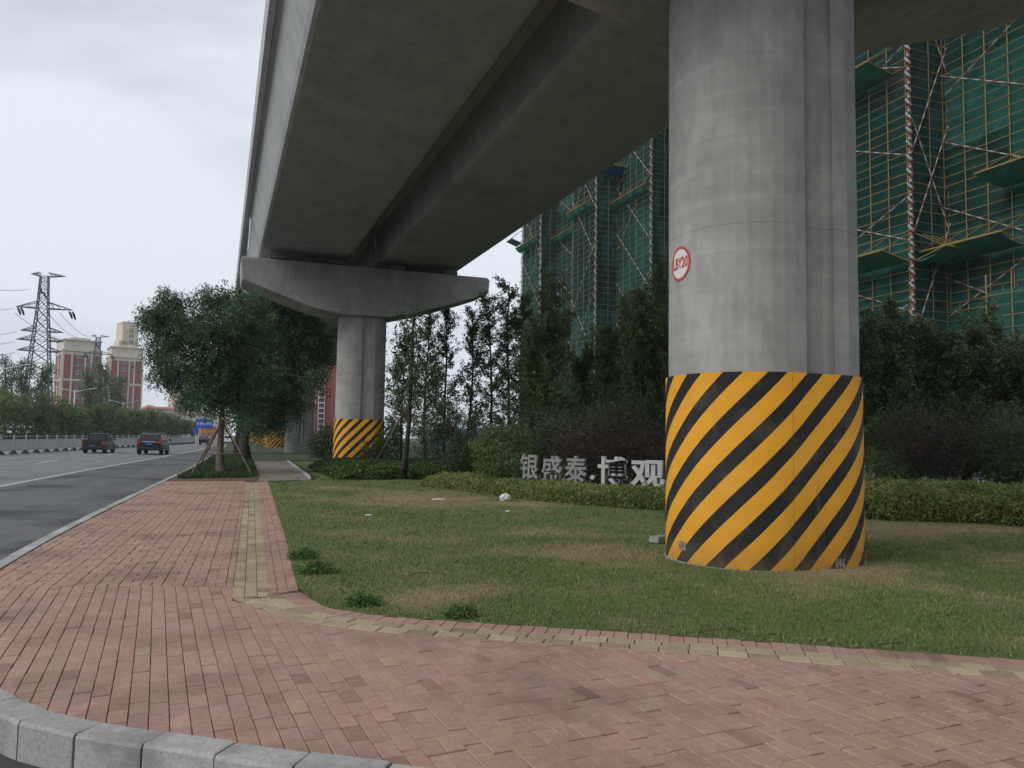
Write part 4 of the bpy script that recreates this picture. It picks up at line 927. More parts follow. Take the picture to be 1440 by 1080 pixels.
s0 = px_on_sign(733)[0]; s1 = px_on_sign(935)[0]; b = MB(); b.box(((s0+s1)/2, .09, .12), (s1-s0, .05, .06))
for k in range(6): b.box((s0+(s1-s0)*k/5, .09, .06), (.05, .04, .2))
for k in range(11): b.box((s0+(s1-s0)*(k+.5)/11, .085, .35), (.025, .025, .42))
b.build('support_rail', M['galv'], sgn)

# litter
def crumpled(name, label, p, rx, ry, rz, m, seed, cat, sub=3, amp=.35):
    bm = bmesh.new(); bmesh.ops.create_icosphere(bm, subdivisions=sub, radius=1)
    for v in bm.verts:
        k = 1+amp*mnoise.noise(v.co*2.2+Vector((seed, 0, 0)))+amp*.5*mnoise.noise(v.co*6+Vector((seed, 0, 0))); v.co = Vector((v.co.x*rx*k, v.co.y*ry*k, max(-.7, v.co.z)*rz*k+rz*.7))
    me = bpy.data.meshes.new(name); bm.to_mesh(me); bm.free(); o = link(name, me, m); o.location = p; return tag(o, label, cat)
crumpled('plastic_bag', 'crumpled white plastic bag on the grass below the hedge', g(710, 704), .13, .10, .10, M['bag'], 1, 'litter')
crumpled('paper_scrap', 'long flat white scrap lying on the dry grass', g(617, 703), .19, .05, .02, M['bag'], 2, 'litter', 2)
crumpled('paper_scrap', 'small white scrap on the green grass near the pavement', g(518, 725), .07, .05, .015, M['bag'], 3, 'litter', 2)
crumpled('paper_scrap', 'tiny white scrap on the dry patch right of the long scrap', g(714, 720), .06, .04, .02, M['bag'], 4, 'litter', 2)
crumpled('paper_scrap', 'dirty grey scrap in the grass in front of the nearest pier', g(930, 822), .03, .02, .01, M['bag'], 5, 'litter', 2)
st = MB(); st.loft([[(-.13, -.08, 0), (.13, -.09, 0), (.14, .08, 0), (-.12, .09, 0)], [(-.12, -.075, .09), (.125, -.08, .1), (.13, .07, .1), (-.115, .08, .085)]])
o = st.build('stone_block', M['stonegrey'], bevel=.012); p = g(932, 768); o.location = (p.x-.02, p.y+.1, .04); o.rotation_euler = (.02, .03, .5); tag(o, 'grey stone block on the grass at the left foot of the nearest pier', 'stone')
tw_ = MB(); p = g(590, 812); tw_.path([p+Vector((-.1, 0, .03)), p+Vector((0, .02, .05)), p+Vector((.12, -.01, .04))], [.006, .005, .003], 5); tag(tw_.build('fallen_twig', M['bark_d']), 'small dark twig lying on the lawn', 'twig')

# ------------------------------------------------------------------ netted towers with scaffolding
UNIT = MB(); UNIT.tube((0, 0, 0), (0, 0, 1), 1, 1, 6, True); unit_me = bpy.data.meshes.new('pole'); unit_me.from_pydata(UNIT.v, [], UNIT.f); unit_me.update()
umesh = {}
def pole_obj(name, a, b, r, m, parent):
    a, b = Vector(a), Vector(b); key = m.name
    if key not in umesh: q = unit_me.copy(); q.materials.append(m); umesh[key] = q
    o = bpy.data.objects.new(name, umesh[key]); COL.objects.link(o); o.parent = parent; d = b-a
    o.location = a; o.rotation_mode = 'QUATERNION'; o.rotation_quaternion = d.to_track_quat('Z', 'Y'); o.scale = (r, r, d.length); return o
def emit_poles(name, lst, root, cap=100):
    """the poles that show largest become parts, the remainder one part"""
    B = Vector(root.location); cp = Vector(C0)
    lst = sorted(lst, key=lambda q: ((Vector(q[0])+Vector(q[1]))/2+B-cp).length/max(.5, (Vector(q[1])-Vector(q[0])).length))
    for a, b, r, m in lst[:cap]: pole_obj(name, a, b, r, m, root)
    rest = {}
    for a, b, r, m in lst[cap:]: rest.setdefault(m.name, MB()).tube(a, b, r, r, 5, False)
    for k, mb in rest.items(): o = mb.build(name, MATS[k], root, fix=False); o['kind'] = 'stuff'
def tower(label, plan, ztop, fans, seed, skip=(), pole='pole_y'):
    """plan: outline corners along the visible side, in walking order with the outside on the left"""
    r = random.Random(seed); O = Vector((plan[0][0], plan[0][1], 0)); root = thing('netted_tower', label, 'building under construction', O, 0, 'netted towers')
    stds, leds, brs = [], [], []; zl = np.arange(1.2, ztop, .62)
    core = [Vector((x, y, 0))-O for x, y in plan]; far = [core[-1]+Vector((14, 0, 0)), core[0]+Vector((14, 0, 0))]
    xm = max(p.x for p in core)+.5; ya, yb = min(p.y for p in core)+.5, max(p.y for p in core)-.5; cb = prism([(xm, ya), (xm+12, ya), (xm+12, yb), (xm, yb)], -.2, ztop-1.2); cb.build('concrete_frame', M['conc'], root)
    for i in range(len(core)-1):
        a, c = core[i], core[i+1]; t = (c-a); Lf = t.length; t.normalize(); n_ = Vector((t.y, -t.x, 0)); front = abs(t.y) > .7
        # net: gently billowing between the lifts
        nb = MB(); npn = max(1, round(Lf/4.4)); nh = max(1, round(ztop/5.4)); su, sv = 7, 9
        for pu in range(npn):
            for pv2 in range(nh):
                tv = r.choice((.62, .8, .95, 1.05, 1.2, 1.4)); nb.tint = (tv, tv*r.uniform(.95, 1.06), tv*r.uniform(.92, 1.05)); V = []; oo = r.uniform(-.03, .03)
                for v in range(sv+1):
                    for u in range(su+1):
                        fu, fv = (pu+u/su)/npn, (pv2+v/sv)/nh; ed = min(u, su-u, 2)/2
                        bl = .30*mnoise.noise(Vector((fu*Lf*.7+seed*7+i*9, fv*ztop*.55, i)))+.12*mnoise.noise(Vector((fu*Lf*2.3, fv*ztop*.9+5, seed)))-.10*math.sin(math.pi*v/sv)*tv
                        V.append(a.lerp(c, fu)+n_*(bl*ed+oo)+Vector((0, 0, ztop*fv-(.12 if v == 0 else 0)*r.random())))
                nb.add(V, [(v*(su+1)+u, v*(su+1)+u+1, (v+1)*(su+1)+u+1, (v+1)*(su+1)+u) for v in range(sv) for u in range(su)])
        nb.build('safety_net', M['net'], root, fix=False)
        k = max(1, round(Lf/1.45)); off = n_*.16
        for j in range(k+1):
            p = a.lerp(c, j/k)+off; stds.append((p, p+Vector((r.uniform(-.06, .06), r.uniform(-.06, .06), ztop+r.uniform(.4, 1.4))), .032, M[pole] if front else M['pole_r']))
        for q, z in enumerate(zl):
            m_ = M[pole] if (q % 3 == 0 or front and q % 2 == 0) else M['pole_r']
            dz = r.uniform(-.07, .07); z_ = z+r.uniform(-.06, .06); leds.append((a+off*1.25+Vector((0, 0, z_+dz))-t*r.uniform(.1, .5), c+off*1.25+Vector((0, 0, z_-dz))+t*r.uniform(.1, .5), .024, m_))
        if Lf > 3:
            z = r.uniform(2, 5); s = i % 2
            while z < ztop-7:
                x0, x1 = (a, c) if s else (c, a); brs.append((x0+off*1.6+Vector((0, 0, z)), x1+off*1.6+Vector((0, 0, z+7.2)), .036))
                if r.random() < .45: brs.append((x1+off*1.7+Vector((0, 0, z)), x0+off*1.7+Vector((0, 0, z+7.2)), .036))
                z += r.uniform(4.2, 6.8); s = 1-s if r.random() < .5 else s
    emit_poles('upright_pole', stds, root); emit_poles('ledger_pole', leds, root)
    for a, c, rr in brs[:100]:
        b = MB(); b.tube(a, c, rr, rr, 6); o = b.build('brace_pole', M['pole_rw'], root, fix=False); uvband(o, a, c)
    for (i, t0, t1, z, wd, kind) in fans:
        a, c = core[i], core[i+1]; t = (c-a).normalized(); n_ = Vector((t.y, -t.x, 0)); p, q = a.lerp(c, t0), a.lerp(c, t1); nu = 10; V = []
        for u in range(nu+1):
            for v in range(4):
                s_ = -.13*math.sin(math.pi*v/3)*(1+.9*math.sin(u*2.3+i)); V.append(p.lerp(q, u/nu)+n_*(.2+wd*v/3)+Vector((0, 0, z-.25+.5*v/3+s_*(kind != 'blue'))))
        b = MB(); b.add(V, [(u*4+v, u*4+v+1, (u+1)*4+v+1, (u+1)*4+v) for u in range(nu) for v in range(3)])
        f = b.build('catch_fan', M['tarp'] if kind == 'blue' else M['net_fan'], root, fix=False)
        b = MB(); z2 = Vector((0, 0, z+.28)); b.tube(p+n_*(wd+.2)+z2, q+n_*(wd+.2)+z2, .06); b.tube(p+n_*.25+Vector((0, 0, z-.2)), q+n_*.25+Vector((0, 0, z-.2)), .05)
        for k in range(5):
            w_ = p.lerp(q, k/4); b.tube(w_+n_*.25+Vector((0, 0, z-.2)), w_+n_*(wd+.2)+z2, .04); b.tube(w_+n_*.2+Vector((0, 0, z+1.6)), w_+n_*(wd+.2)+z2, .02)
        b.build('fan_frame', M['pole_y'], f, fix=False)
    return root
def uvband(o, a, c):
    me = o.data; d = (Vector(c)-Vector(a)); L_ = d.length; d.normalize(); l_ = me.uv_layers.new(name='UVMap')
    for lp in me.loops: l_.data[lp.index].uv = (0, (me.vertices[lp.vertex_index].co-Vector(a)).dot(d))
planA = [(40.2, 96.2), (37.8, 96.2), (37.8, 89.8), (40.2, 89.8), (40.2, 79.1), (37.4, 79.1), (37.4, 73.4), (40.05, 73.4), (40.05, 66.4), (42.8, 66.4), (42.8, 58)]
twA = tower('far green netted tower under scaffolding, seen left of the nearest pier', planA, 46, [(1, 0, 1, 27, .9, 'g'), (3, 0, 1, 27, .9, 'g'), (5, 0, 1, 27, .9, 'g'), (7, 0, 1, 27, .9, 'g'), (6, .05, 1, 30.6, 1.8, 'blue'), (1, -.3, .02, 28.3, 1.5, 'blue')], 3, pole='pole_r')
planB = [(43.2, 53), (40, 53), (40, 35.4), (43.1, 35.4), (43.1, 22), (46, 22)]
twB = tower('near green netted tower behind yellow scaffolding, right of the nearest pier', planB, 46, [(1, .55, 1, 13.1, 2.2, 'g'), (2, 0, 1, 13.1, 2.2, 'g'), (3, .0, .4, 13.3, 2.2, 'g'), (3, .3, .8, 17.0, 2.4, 'g'), (1, .5, .95, 25.5, 2.2, 'g')], 5)
tower('low green netted scaffold annex at the right picture edge', [(43, 30.6), (40.4, 30.6), (40.4, 19), (43, 19)], 10.2, [], 8)
def corner_pole(tw_, x, y, z0, z1, r_):
    O = tw_.location; b = MB(); n_ = int((z1-z0)/.45); rr = random.Random(int(x*10+y))
    for k in range(n_):
        z = z0+.45*k; dx = .10*(1 if k % 2 else -1); b.tube((x-O.x-dx, y-O.y-.12, z), (x-O.x+dx, y-O.y+.12, z+.47), r_, r_, 6)
    o = b.build('corner_post', M['pole_rw'], tw_, fix=False); uvband(o, (0, 0, 0), (0, 0, 1))
corner_pole(twB, 39.8, 35.2, 3, 42, .085)
for x, y in ((37.6, 89.6), (37.2, 73.2), (39.85, 66.2)): corner_pole(twA, x, y, 3, 44, .065)

# site hoarding
ho = thing('site_hoarding', 'long white and green building site hoarding with blue cap behind the trees', 'fence', (25.5, 6, 0))
for k in range(38):
    b = MB(); y0 = k*2.5
    for j in range(10): b.box((.0+.015*(j % 2), y0+.125+.25*j, 1.2), (.03, .246, 2.4))
    b.build('panel', M['hoard_green'] if k % 4 == 2 else M['sitewall'], ho)
b = MB(); b.box((0, 47.5, 2.47), (.09, 95, .13)); b.build('cap_rail', M['hoard_blue'], ho)
for k in range(39): b = MB(); b.box((-.04, k*2.5, 1.25), (.06, .1, 2.5)); b.build('post', M['hoard_blue'], ho)

# ------------------------------------------------------------------ across the road
ORD = ['first', 'second', 'third', 'fourth', 'fifth', 'sixth', 'seventh', 'eighth', 'ninth', 'tenth', 'eleventh', 'twelfth', 'thirteenth', 'fourteenth', 'fifteenth', 'sixteenth', 'seventeenth', 'eighteenth', 'nineteenth', 'twentieth']
ORD += ['twenty '+q if False else 'twenty-'+q for q in ORD[:9]]+['thirtieth']+['thirty-'+q for q in ORD[:9]]+['fortieth']+['forty-'+q for q in ORD[:9]]
# divider panels
dl = [g(-14, 641.1, RZ), g(0, 640, RZ), g(110, 633.2, RZ), g(200, 628, RZ), g(277, 623.2, RZ)]
dline = resample(smoothline([(p.x, p.y) for p in dl], 8), 2.3)
pr_ = None
def make_panel():
    root = thing('road_divider', 'white road divider panel', 'road divider', (0, 0, 0), 0, 'white divider panels along the road')
    b = MB(); b.box((0, 0, 1.28), (2.2, .05, .07)); b.box((0, 0, .30), (2.2, .05, .07)); b.box((0, 0, 1.08), (2.2, .04, .04)); b.build('rail', M['fence'], root)
    b = MB()
    for k in range(21): b.box((-1.05+.105*k, 0, .69), (.055, .028, .74))
    b.build('bar_row', M['fence'], root)
    b = MB(); b.box((-1.13, 0, .68), (.09, .09, 1.36)); b.box((-1.13, 0, 1.38), (.12, .12, .05)); b.build('post', M['fence'], root)
    b = MB(); b.loft([[(-1.37, -.28, 0), (-.89, -.28, 0), (-.89, .28, 0), (-1.37, .28, 0)], [(-1.28, -.2, .08), (-.98, -.2, .08), (-.98, .2, .08), (-1.28, .2, .08)], [(-1.19, -.07, .28), (-1.07, -.07, .28), (-1.07, .07, .28), (-1.19, .07, .28)]]); b.build('rubber_foot', M['rubber'], root)
    return root
proto = make_panel()
for i in range(len(dline)-1):
    o = proto if i == 0 else copy_tree(proto); a, c = dline[i], dline[i+1]
    o.location = ((a.x+c.x)/2, (a.y+c.y)/2, RZ); o.rotation_euler = (0, 0, math.atan2(c.y-a.y, c.x-a.x))
    o['label'] = 'white road divider panel, %s in its row from the left picture edge' % ORD[i]

# roadside trees beyond the divider
cols = {'a': 'leaf_far', 'b': 'leaf_mid', 'c': 'leaf_lite', 'd': 'leaf_dark'}
far_trees = [(-8, 92, 545, 34, 'b'), (20, 96, 540, 36, 'b'), (50, 100, 548, 32, 'a'), (72, 104, 550, 26, 'c'), (92, 108, 560, 24, 'b'), (112, 116, 568, 24, 'a'), (130, 122, 570, 22, 'a'), (147, 130, 568, 22, 'a'), (163, 138, 572, 20, 'c'), (182, 145, 572, 20, 'c'), (199, 155, 574, 19, 'b'), (213, 165, 578, 17, 'b'), (228, 178, 580, 15, 'a'), (243, 195, 585, 12, 'b'), (256, 215, 590, 11, 'd'), (268, 235, 594, 9, 'b'), (280, 260, 598, 8, 'd')]
for i, (x, d, yt, rp, k) in enumerate(far_trees):
    rr = random.Random(200+i); b = stand(x, d, RZ-.05); R = rp*d/FPX; ht = at(x, yt, d).z; ls = []
    for q in range(7):
        an = rr.uniform(0, 6.28); ls.append((b.x+math.cos(an)*R*.6*rr.random(), b.y+math.sin(an)*R*.6*rr.random(), ht*rr.uniform(.40, .82), R*rr.uniform(.5, .75), R*rr.uniform(.5, .75), ht*rr.uniform(.16, .24)))
    ls.append((b.x, b.y, ht*.3, R*.7, R*.7, ht*.22))
    top = Vector((b.x, b.y, ht*.7))
    tree('roadside_tree', {'a': 'olive', 'b': 'green', 'c': 'bright yellow green', 'd': 'dark green'}[k]+' bushy tree, %s from the left in the row beyond the road divider' % ORD[i], 'tree', b, [b, b.lerp(top, .4), b.lerp(top, .7), top], .12, ls, 620, 8, .34*d/110, .15*d/110, M[cols[k]], M['bark_d'], .5*d/110, .3, 200+i, 'roadside trees beyond the divider', .5)
tall = [(8, 125, 502, 20, 'tall loose tree left of the pylon at the picture edge'), (30, 128, 506, 18, 'tall loose tree just left of the near pylon foot'), (60, 130, 512, 18, 'tall loose tree right of the near pylon foot'), (122, 190, 522, 14, 'tall thin grey tree before the left red apartment block'), (140, 190, 512, 12, 'tall bare looking tree between the two red apartment blocks'), (160, 200, 530, 13, 'tall thin tree before the right red apartment block')]
for i, (x, d, yt, rp, lab) in enumerate(tall):
    rr = random.Random(300+i); b = stand(x, d, RZ-.05); R = rp*d/FPX; top = at(x, yt, d); ls = []
    for q in range(9):
        z = .3+.65*q/8; ls.append((b.x+rr.uniform(-.5, .5)*R, b.y+rr.uniform(-.5, .5)*R, top.z*z, R*rr.uniform(.5, .8)*(1.1-.5*z), R*.6, top.z*.09))
    tree('tall_tree', lab, 'tree', b, [b, b.lerp(top, .4), b.lerp(top, .8), top], .16, ls, 520, 7, .36*d/120, .15*d/120, M['leaf_far' if i > 2 else 'leaf_thin'], M['bark_d'], .7*d/120, .3, 300+i, 'tall trees behind the roadside row', .6)

rh = [stand(x, d, RZ) for x, d in ((-60, 92), (0, 97), (60, 106), (130, 126), (200, 160), (260, 220), (290, 280))]
hedge('roadside_hedge', 'dark green hedge under the trees beyond the road divider', [Vector((p.x, p.y, 0)) for p in rh], 1.6, 1.7, 9000, 'leaf_far', .34, .17, 95)
# pylons
def lattice(b, pts, r):
    """pts: list of (half width, z); four legs with cross bracing and horizontals"""
    S = ((-1, -1), (1, -1), (1, 1), (-1, 1))
    for (w0, z0), (w1, z1) in zip(pts, pts[1:]):
        for k in range(4):
            a, c = S[k], S[(k+1) % 4]
            p0, p1 = Vector((a[0]*w0, a[1]*w0, z0)), Vector((a[0]*w1, a[1]*w1, z1)); q0, q1 = Vector((c[0]*w0, c[1]*w0, z0)), Vector((c[0]*w1, c[1]*w1, z1))
            b.tube(p0, p1, r, r, 5); b.tube(p0, q1, r*.6, r*.6, 4); b.tube(q0, p1, r*.6, r*.6, 4); b.tube(p1, q1, r*.55, r*.55, 4)
def arm(b, wl, wr, z, wb, up, r, drop=0):
    for s, ln in ((-1, wl), (1, wr)):
        tip = Vector((s*ln, 0, z+drop))
        for y in (-wb, wb):
            b.tube((s*wb, y, z), tip, r, r*.8, 5); b.tube((s*wb, y, z+up), tip, r*.8, r*.7, 5)
            for k in range(1, 4):
                t = k/4; a = Vector((s*wb, y, z)).lerp(tip, t); c = Vector((s*wb, y, z+up)).lerp(tip, t-.18); b.tube(a, c, r*.5, r*.5, 4)
def pylon(label, px, d, k=1.0, ytop=384, rz=0):
    p = stand(px, d, -.2); root = thing('power_pylon', label, 'pylon', p, rz, 'power pylons'); u = d/FPX
    Z = lambda y: CAMH+.2+((hor(px)-ytop)-(y-384)*k)*u
    body = MB(); prof = [(600, 21), (575, 18.6), (550, 16.4), (525, 14.2), (510, 13.2), (493, 11.8), (478, 10.8), (465, 9.8), (448, 8.4), (432, 7.4), (418, 6.6), (404, 6), (394, 5.6), (386, 5.2)]
    lattice(body, [(w_*k*u*.92, Z(y)) for y, w_ in prof], .13*k*d/160)
    body.build('lattice_tower', M['galv'], root, fix=False)
    for y, wl, wr, up in ((386, 17, 26, 5), (432, 33, 37, 9), (465, 26, 27, 6), (478, 30, 28, 6), (493, 29, 26, 6)):
        b = MB(); arm(b, wl*k*u, wr*k*u, Z(y), {386: 5.0, 432: 6.8, 465: 9.0, 478: 9.9, 493: 10.8}[y]*k*u, up*k*u, .11*k*d/160, .02 if y > 390 else .35); b.build('cross_arm', M['galv'], root, fix=False)
    for x, y, ln in ((-31, 437, 6), (-27, 437, 6), (33, 438, 6), (37, 438, 7), (-6, 406, 5), (-1, 412, 5)):
        b = MB(); b.path([(x*k*u, 0, Z(y-4)), ((x+2)*k*u, .2, Z(y)), ((x+4)*k*u, .4, Z(y+ln))], [.2*k*d/160, .26*k*d/160, .18*k*d/160], 6); b.build('insulator', M['trim'], root, True)
    return root
pyl1 = pylon('tall grey lattice power pylon rising behind the roadside trees at left', 50, 160)
pyl2 = pylon('smaller distant power pylon in front of the left red apartment block', 131, 250, .53, 472)
def cable(label, a, b_, sag, r, ends):
    b = MB(); n = 14; a, b_ = Vector(a), Vector(b_); pts = [a.lerp(b_, k/n)-Vector((0, 0, sag*4*(k/n)*(1-k/n))) for k in range(n+1)]; b.path(pts, [r]*(n+1), 4)
    tag(b.build('power_cable', M['galv'], fix=False), label, 'cable', 'power cables')
names = ['uppermost', 'second', 'third', 'fourth', 'fifth', 'lowest']
for i, (y0, x1, y1) in enumerate(((397, 40, 407), (425, 18, 434), (465, 24, 466), (479, 20, 480), (494, 22, 495))):
    cable('%s thin power cable leaving the near pylon to the left' % names[i], at(x1, y1, 160), at(-60, y0-4, 150), 1.0, .05, 0)
for i, (x0, y0, x1, y1) in enumerate(((66, 438, 122, 475), (84, 440, 141, 474), (20, 440, 118, 480))):
    cable('%s thin power cable sagging from the near pylon to the distant pylon' % ['middle', 'right hand', 'left hand'][i], at(x0, y0, 160), at(x1, y1, 250), 2.0, .05, 0)

# street lamps
def lamp(label, px, d, ytop, base_r=.11, mirror=True):
    p = stand(px, d, RZ); ht = at(px, ytop, d).z-RZ; root = thing('street_lamp', label, 'street lamp', p, -YAW*0+.1, 'double arm street lamps')
    b = MB(); b.path([(0, 0, 0), (0, 0, .6), (0, 0, ht*.98)], [base_r*1.2, base_r, base_r*.6], 10); b.build('pole', M['lamp'], root, True)
    for s in (-1, 1):
        b = MB(); b.path([(0, 0, ht*.93), (s*.9, 0, ht*.965), (s*2.1, 0, ht*1.0)], [.06, .05, .04], 7); b.build('arm', M['lamp'], root, True)
        b = MB(); b.loft([[(s*(2.0+.0), y, ht*1.0+z) for y, z in ((-.09, -.03), (.09, -.03), (.09, .05), (-.09, .05))], [(s*2.9, y, ht*1.02+z) for y, z in ((-.14, -.03), (.14, -.03), (.12, .07), (-.12, .07))], [(s*3.15, y, ht*1.022+z) for y, z in ((-.06, -.02), (.06, -.02), (.05, .04), (-.05, .04))]]); b.build('lamp_head', M['lamp'], root)
    return root
lamp('double arm street lamp in front of the left red apartment block', 102, 122, 546)
lamp('double arm street lamp in front of the right red apartment block', 171, 172, 564)
lamp('double arm street lamp at the left picture edge with one arm showing', -6, 92, 512)
lamp('distant double arm street lamp beyond the dark car', 236, 260, 585)

# road signs
def roadsign(label, px, d, x0, x1, y0, y1, sub=None):
    p = stand(px, d, RZ); root = thing('road_sign', label, 'road sign', p, -YAW*.6, 'blue road signs'); u = d/FPX; z0, z1 = at(px, y1, d).z-RZ, at(px, y0, d).z-RZ
    b = MB(); b.tube((0, .06, 0), (0, .06, z1), .09, .08, 8); b.build('post', M['lamp'], root)
    b = MB(); b.box(((x0+x1-2*px)/2*u, 0, (z0+z1)/2), ((x1-x0)*u, .05, z1-z0)); pn = b.build('panel', M['signblue'], root, bevel=.01)
    b = MB(); cx = (x0+x1-2*px)/2*u; W = (x1-x0)*u; H = z1-z0; rr = random.Random(px)
    n_ = 6 if W > 1.2 else 2
    for k in range(n_):
        xx = cx-W*.36+W*.72*k/(n_-1); s = W*.07
        for q in range(3): b.box((xx, -.029, (z0+z1)/2+s*(q-1)*.9), (s*rr.uniform(1, 1.7), .006, s*.32))
        b.box((xx+rr.uniform(-.3, .3)*s, -.0295, (z0+z1)/2), (s*.32, .006, s*2.1))
    b.build('lettering', M['white'], pn); return root
roadsign('wide blue direction sign with white writing beyond the dark car', 279, 112, 275, 298, 589, 602)
roadsign('small upright blue sign left below the wide blue sign', 276, 108, 272, 279, 601, 611)

# ------------------------------------------------------------------ vehicles
def ringcar(y, w0, w1, z0, zm, z1): return [(-w0, y, z0), (w0, y, z0), (w0+.02, y, zm), (w1, y, z1), (-w1, y, z1), (-w0-.02, y, zm)]
def wheels(root, ys, tw, r=.36, wd=.24):
    for y in ys:
        for s in (-1, 1):
            b = MB(); x = s*(tw-.12); b.lathe([(r*.55, -wd/2), (r*.93, -wd/2), (r, -wd/3), (r, wd/3), (r*.93, wd/2), (r*.55, wd/2)], (x, y, r), 18, 'X'); wl = b.build('wheel', M['rubber'], root)
            b = MB(); b.lathe([(.02, -.01), (r*.6, 0), (r*.6, .06), (.02, .05)], (x+s*wd/2-.05, y, r), 12, 'X'); b.build('rim', M['galv'], wl)
def car(kind, label, p, rz, paint, scale=1):
    root = thing('pickup_truck' if kind == 'pickup' else 'parked_car' if kind == 'parked' else 'car', label, 'pickup truck' if kind == 'pickup' else 'car', p, rz); root.scale = (scale,)*3
    if kind == 'pickup': Lr, Lf, W, belt, roof = -2.65, 2.65, .90, 1.12, 1.80
    elif kind == 'sedan': Lr, Lf, W, belt, roof = -2.3, 2.3, .88, .92, 1.45
    else: Lr, Lf, W, belt, roof = -2.28, 2.3, .92, 1.06, 1.68
    b = MB()
    st = [(Lr, .86, .83, .48, .8, belt-.12), (Lr+.12, .93, .9, .36, .8, belt), (Lr+1, 1, .95, .32, .8, belt), (0, 1, .96, .30, .8, belt), (Lf-1.5, 1, .95, .30, .78, belt-.02), (Lf-.5, .97, .88, .32, .7, belt-.16), (Lf-.08, .88, .78, .40, .66, belt-.32), (Lf, .8, .72, .45, .62, belt-.42)]
    b.loft([ringcar(y, W*a, W*c, z0, zm, z1) for y, a, c, z0, zm, z1 in st]); body = b.build('body', paint, root, bevel=.04)
    # cabin
    if kind == 'pickup': cab = [(-.95, belt-.02), (-.82, roof-.05), (-.6, roof), (.55, roof), (1.45, belt-.02)]
    elif kind == 'sedan': cab = [(Lr+.35, belt-.02), (-.95, roof-.05), (-.6, roof), (.35, roof), (1.3, belt-.02)]
    else: cab = [(Lr+.08, belt-.02), (Lr+.42, roof-.08), (Lr+.75, roof), (.5, roof), (1.4, belt-.02)]
    def wz(z): return W*(.94-.22*(z-belt)/(roof-belt))
    b = MB(); n_ = len(cab); b.add([(-wz(z), y, z) for y, z in cab]+[(wz(z), y, z) for y, z in cab], [tuple(range(n_)), tuple(range(n_, 2*n_))[::-1]]+[(i, n_+i, n_+(i+1) % n_, (i+1) % n_) for i in range(n_)])
    b.build('cabin', paint, root, bevel=.05)
    # glazing laid just proud of the cabin
    def quad_on(p0, p1, inset, nm):
        (y0, z0), (y1, z1) = p0, p1; d = Vector((0, y1-y0, z1-z0)).normalized(); nr = Vector((0, -d.z, d.y)); nr = nr if nr.y < 0 or nm == 'windscreen' and nr.y > 0 else -nr
        L2 = math.hypot(y1-y0, z1-z0); k0, k1 = .10, .94
        a = Vector((0, y0+(y1-y0)*k0, z0+(z1-z0)*k0)); c = Vector((0, y0+(y1-y0)*k1, z0+(z1-z0)*k1)); q = MB(); h0, h1 = wz(a.z)-inset, wz(c.z)-inset
        base_ = [Vector((-h0, a.y, a.z)), Vector((h0, a.y, a.z)), Vector((h1, c.y, c.z)), Vector((-h1, c.y, c.z))]
        q.loft([[v-nr*.01 for v in base_], [v+nr*.014 for v in base_]]); q.build(nm, M['glass'], root)
    quad_on(cab[0], cab[1], .09, 'rear_window'); quad_on(cab[4], cab[3], .09, 'windscreen')
    for s in (-1, 1):
        q = MB(); ya, yb, yc, yd = cab[0][0]+.35, cab[4][0]-.35, cab[3][0]-.05, cab[1][0]+.28
        vs = [(ya, belt+.06), (yb, belt+.06), (yc, roof-.10), (yd, roof-.10)]
        q.loft([[Vector((s*(wz(z)-.01), y, z)) for y, z in vs], [Vector((s*(wz(z)+.012), y, z)) for y, z in vs]]); q.build('side_window', M['glass'], root)
        q = MB(); q.box((s*(W+.11), .95, belt+.10), (.2, .12, .15)); q.build('mirror', M['trim'], root, bevel=.03)
        q = MB()
        if kind == 'pickup': q.box((s*(W-.10), Lr-.005, .92), (.13, .06, .32))
        else:
            q.box((s*(W-.20), Lr+.02, belt-.10), (.34, .1, .17)); q.box((s*(W-.09), Lr+.14, belt+.04), (.12, .14, .22))
        q.build('tail_light', M['red_l'], root, bevel=.015)
        q = MB(); q.box((s*(W-.25), Lf-.10, .70), (.36, .2, .16)); q.build('headlight', M['chrome'], root, bevel=.03)
    q = MB(); q.box((0, Lr-.03, .52), (W*1.78, .2, .26)); bp = q.build('rear_bumper', M['trim'] if kind != 'sedan' else paint, root, bevel=.04)
    q = MB(); q.box((0, Lr-.05 if kind != 'pickup' else Lr-.06, .86 if kind != 'pickup' else .66), (.44, .02, .14)); q.build('number_plate', M['plate'], root)
    if kind == 'pickup':
        q = MB()
        for s in (-1, 1): q.box((s*(W-.06), -1.75, belt+.03), (.10, 1.65, .12))
        q.box((0, Lr+.03, belt+.01), (W*1.8, .06, .10)); q.build('bed_rail', M['trim'], root)
        q = MB(); q.box((0, Lr-.012, .86), (W*1.45, .03, .42)); tg = q.build('tailgate', paint, root, bevel=.02)
        q = MB(); q.box((0, Lr-.035, .95), (.24, .02, .07)); q.build('handle', M['trim'], tg)
        q = MB(); q.tube((-.72, -1.05, belt), (-.66, -1.15, roof+.04), .04); q.tube((.72, -1.05, belt), (.66, -1.15, roof+.04), .04); q.tube((-.66, -1.15, roof+.04), (.66, -1.15, roof+.04), .04); q.build('roll_bar', M['trim'], root)
        wheels(root, (-1.55, 1.6), W, .40, .27)
    else:
        if kind == 'suv':
            q = MB(); q.box((0, Lr+.02, belt-.04), (.98, .05, .055)); q.build('chrome_strip', M['chrome'], root)
            q = MB()
            for s in (-1, 1): q.box((s*(W*.66), -.4, roof+.05), (.04, 2.2, .04)); q.box((s*W*.66, -1.3, roof+.02), (.04, .06, .06)); q.box((s*W*.66, .5, roof+.02), (.04, .06, .06))
            q.build('roof_rail', M['silver'], root)
        wheels(root, (-1.38, 1.42), W, .36 if kind != 'sedan' else .33)
    return root
hd = math.atan2(.087, 1)
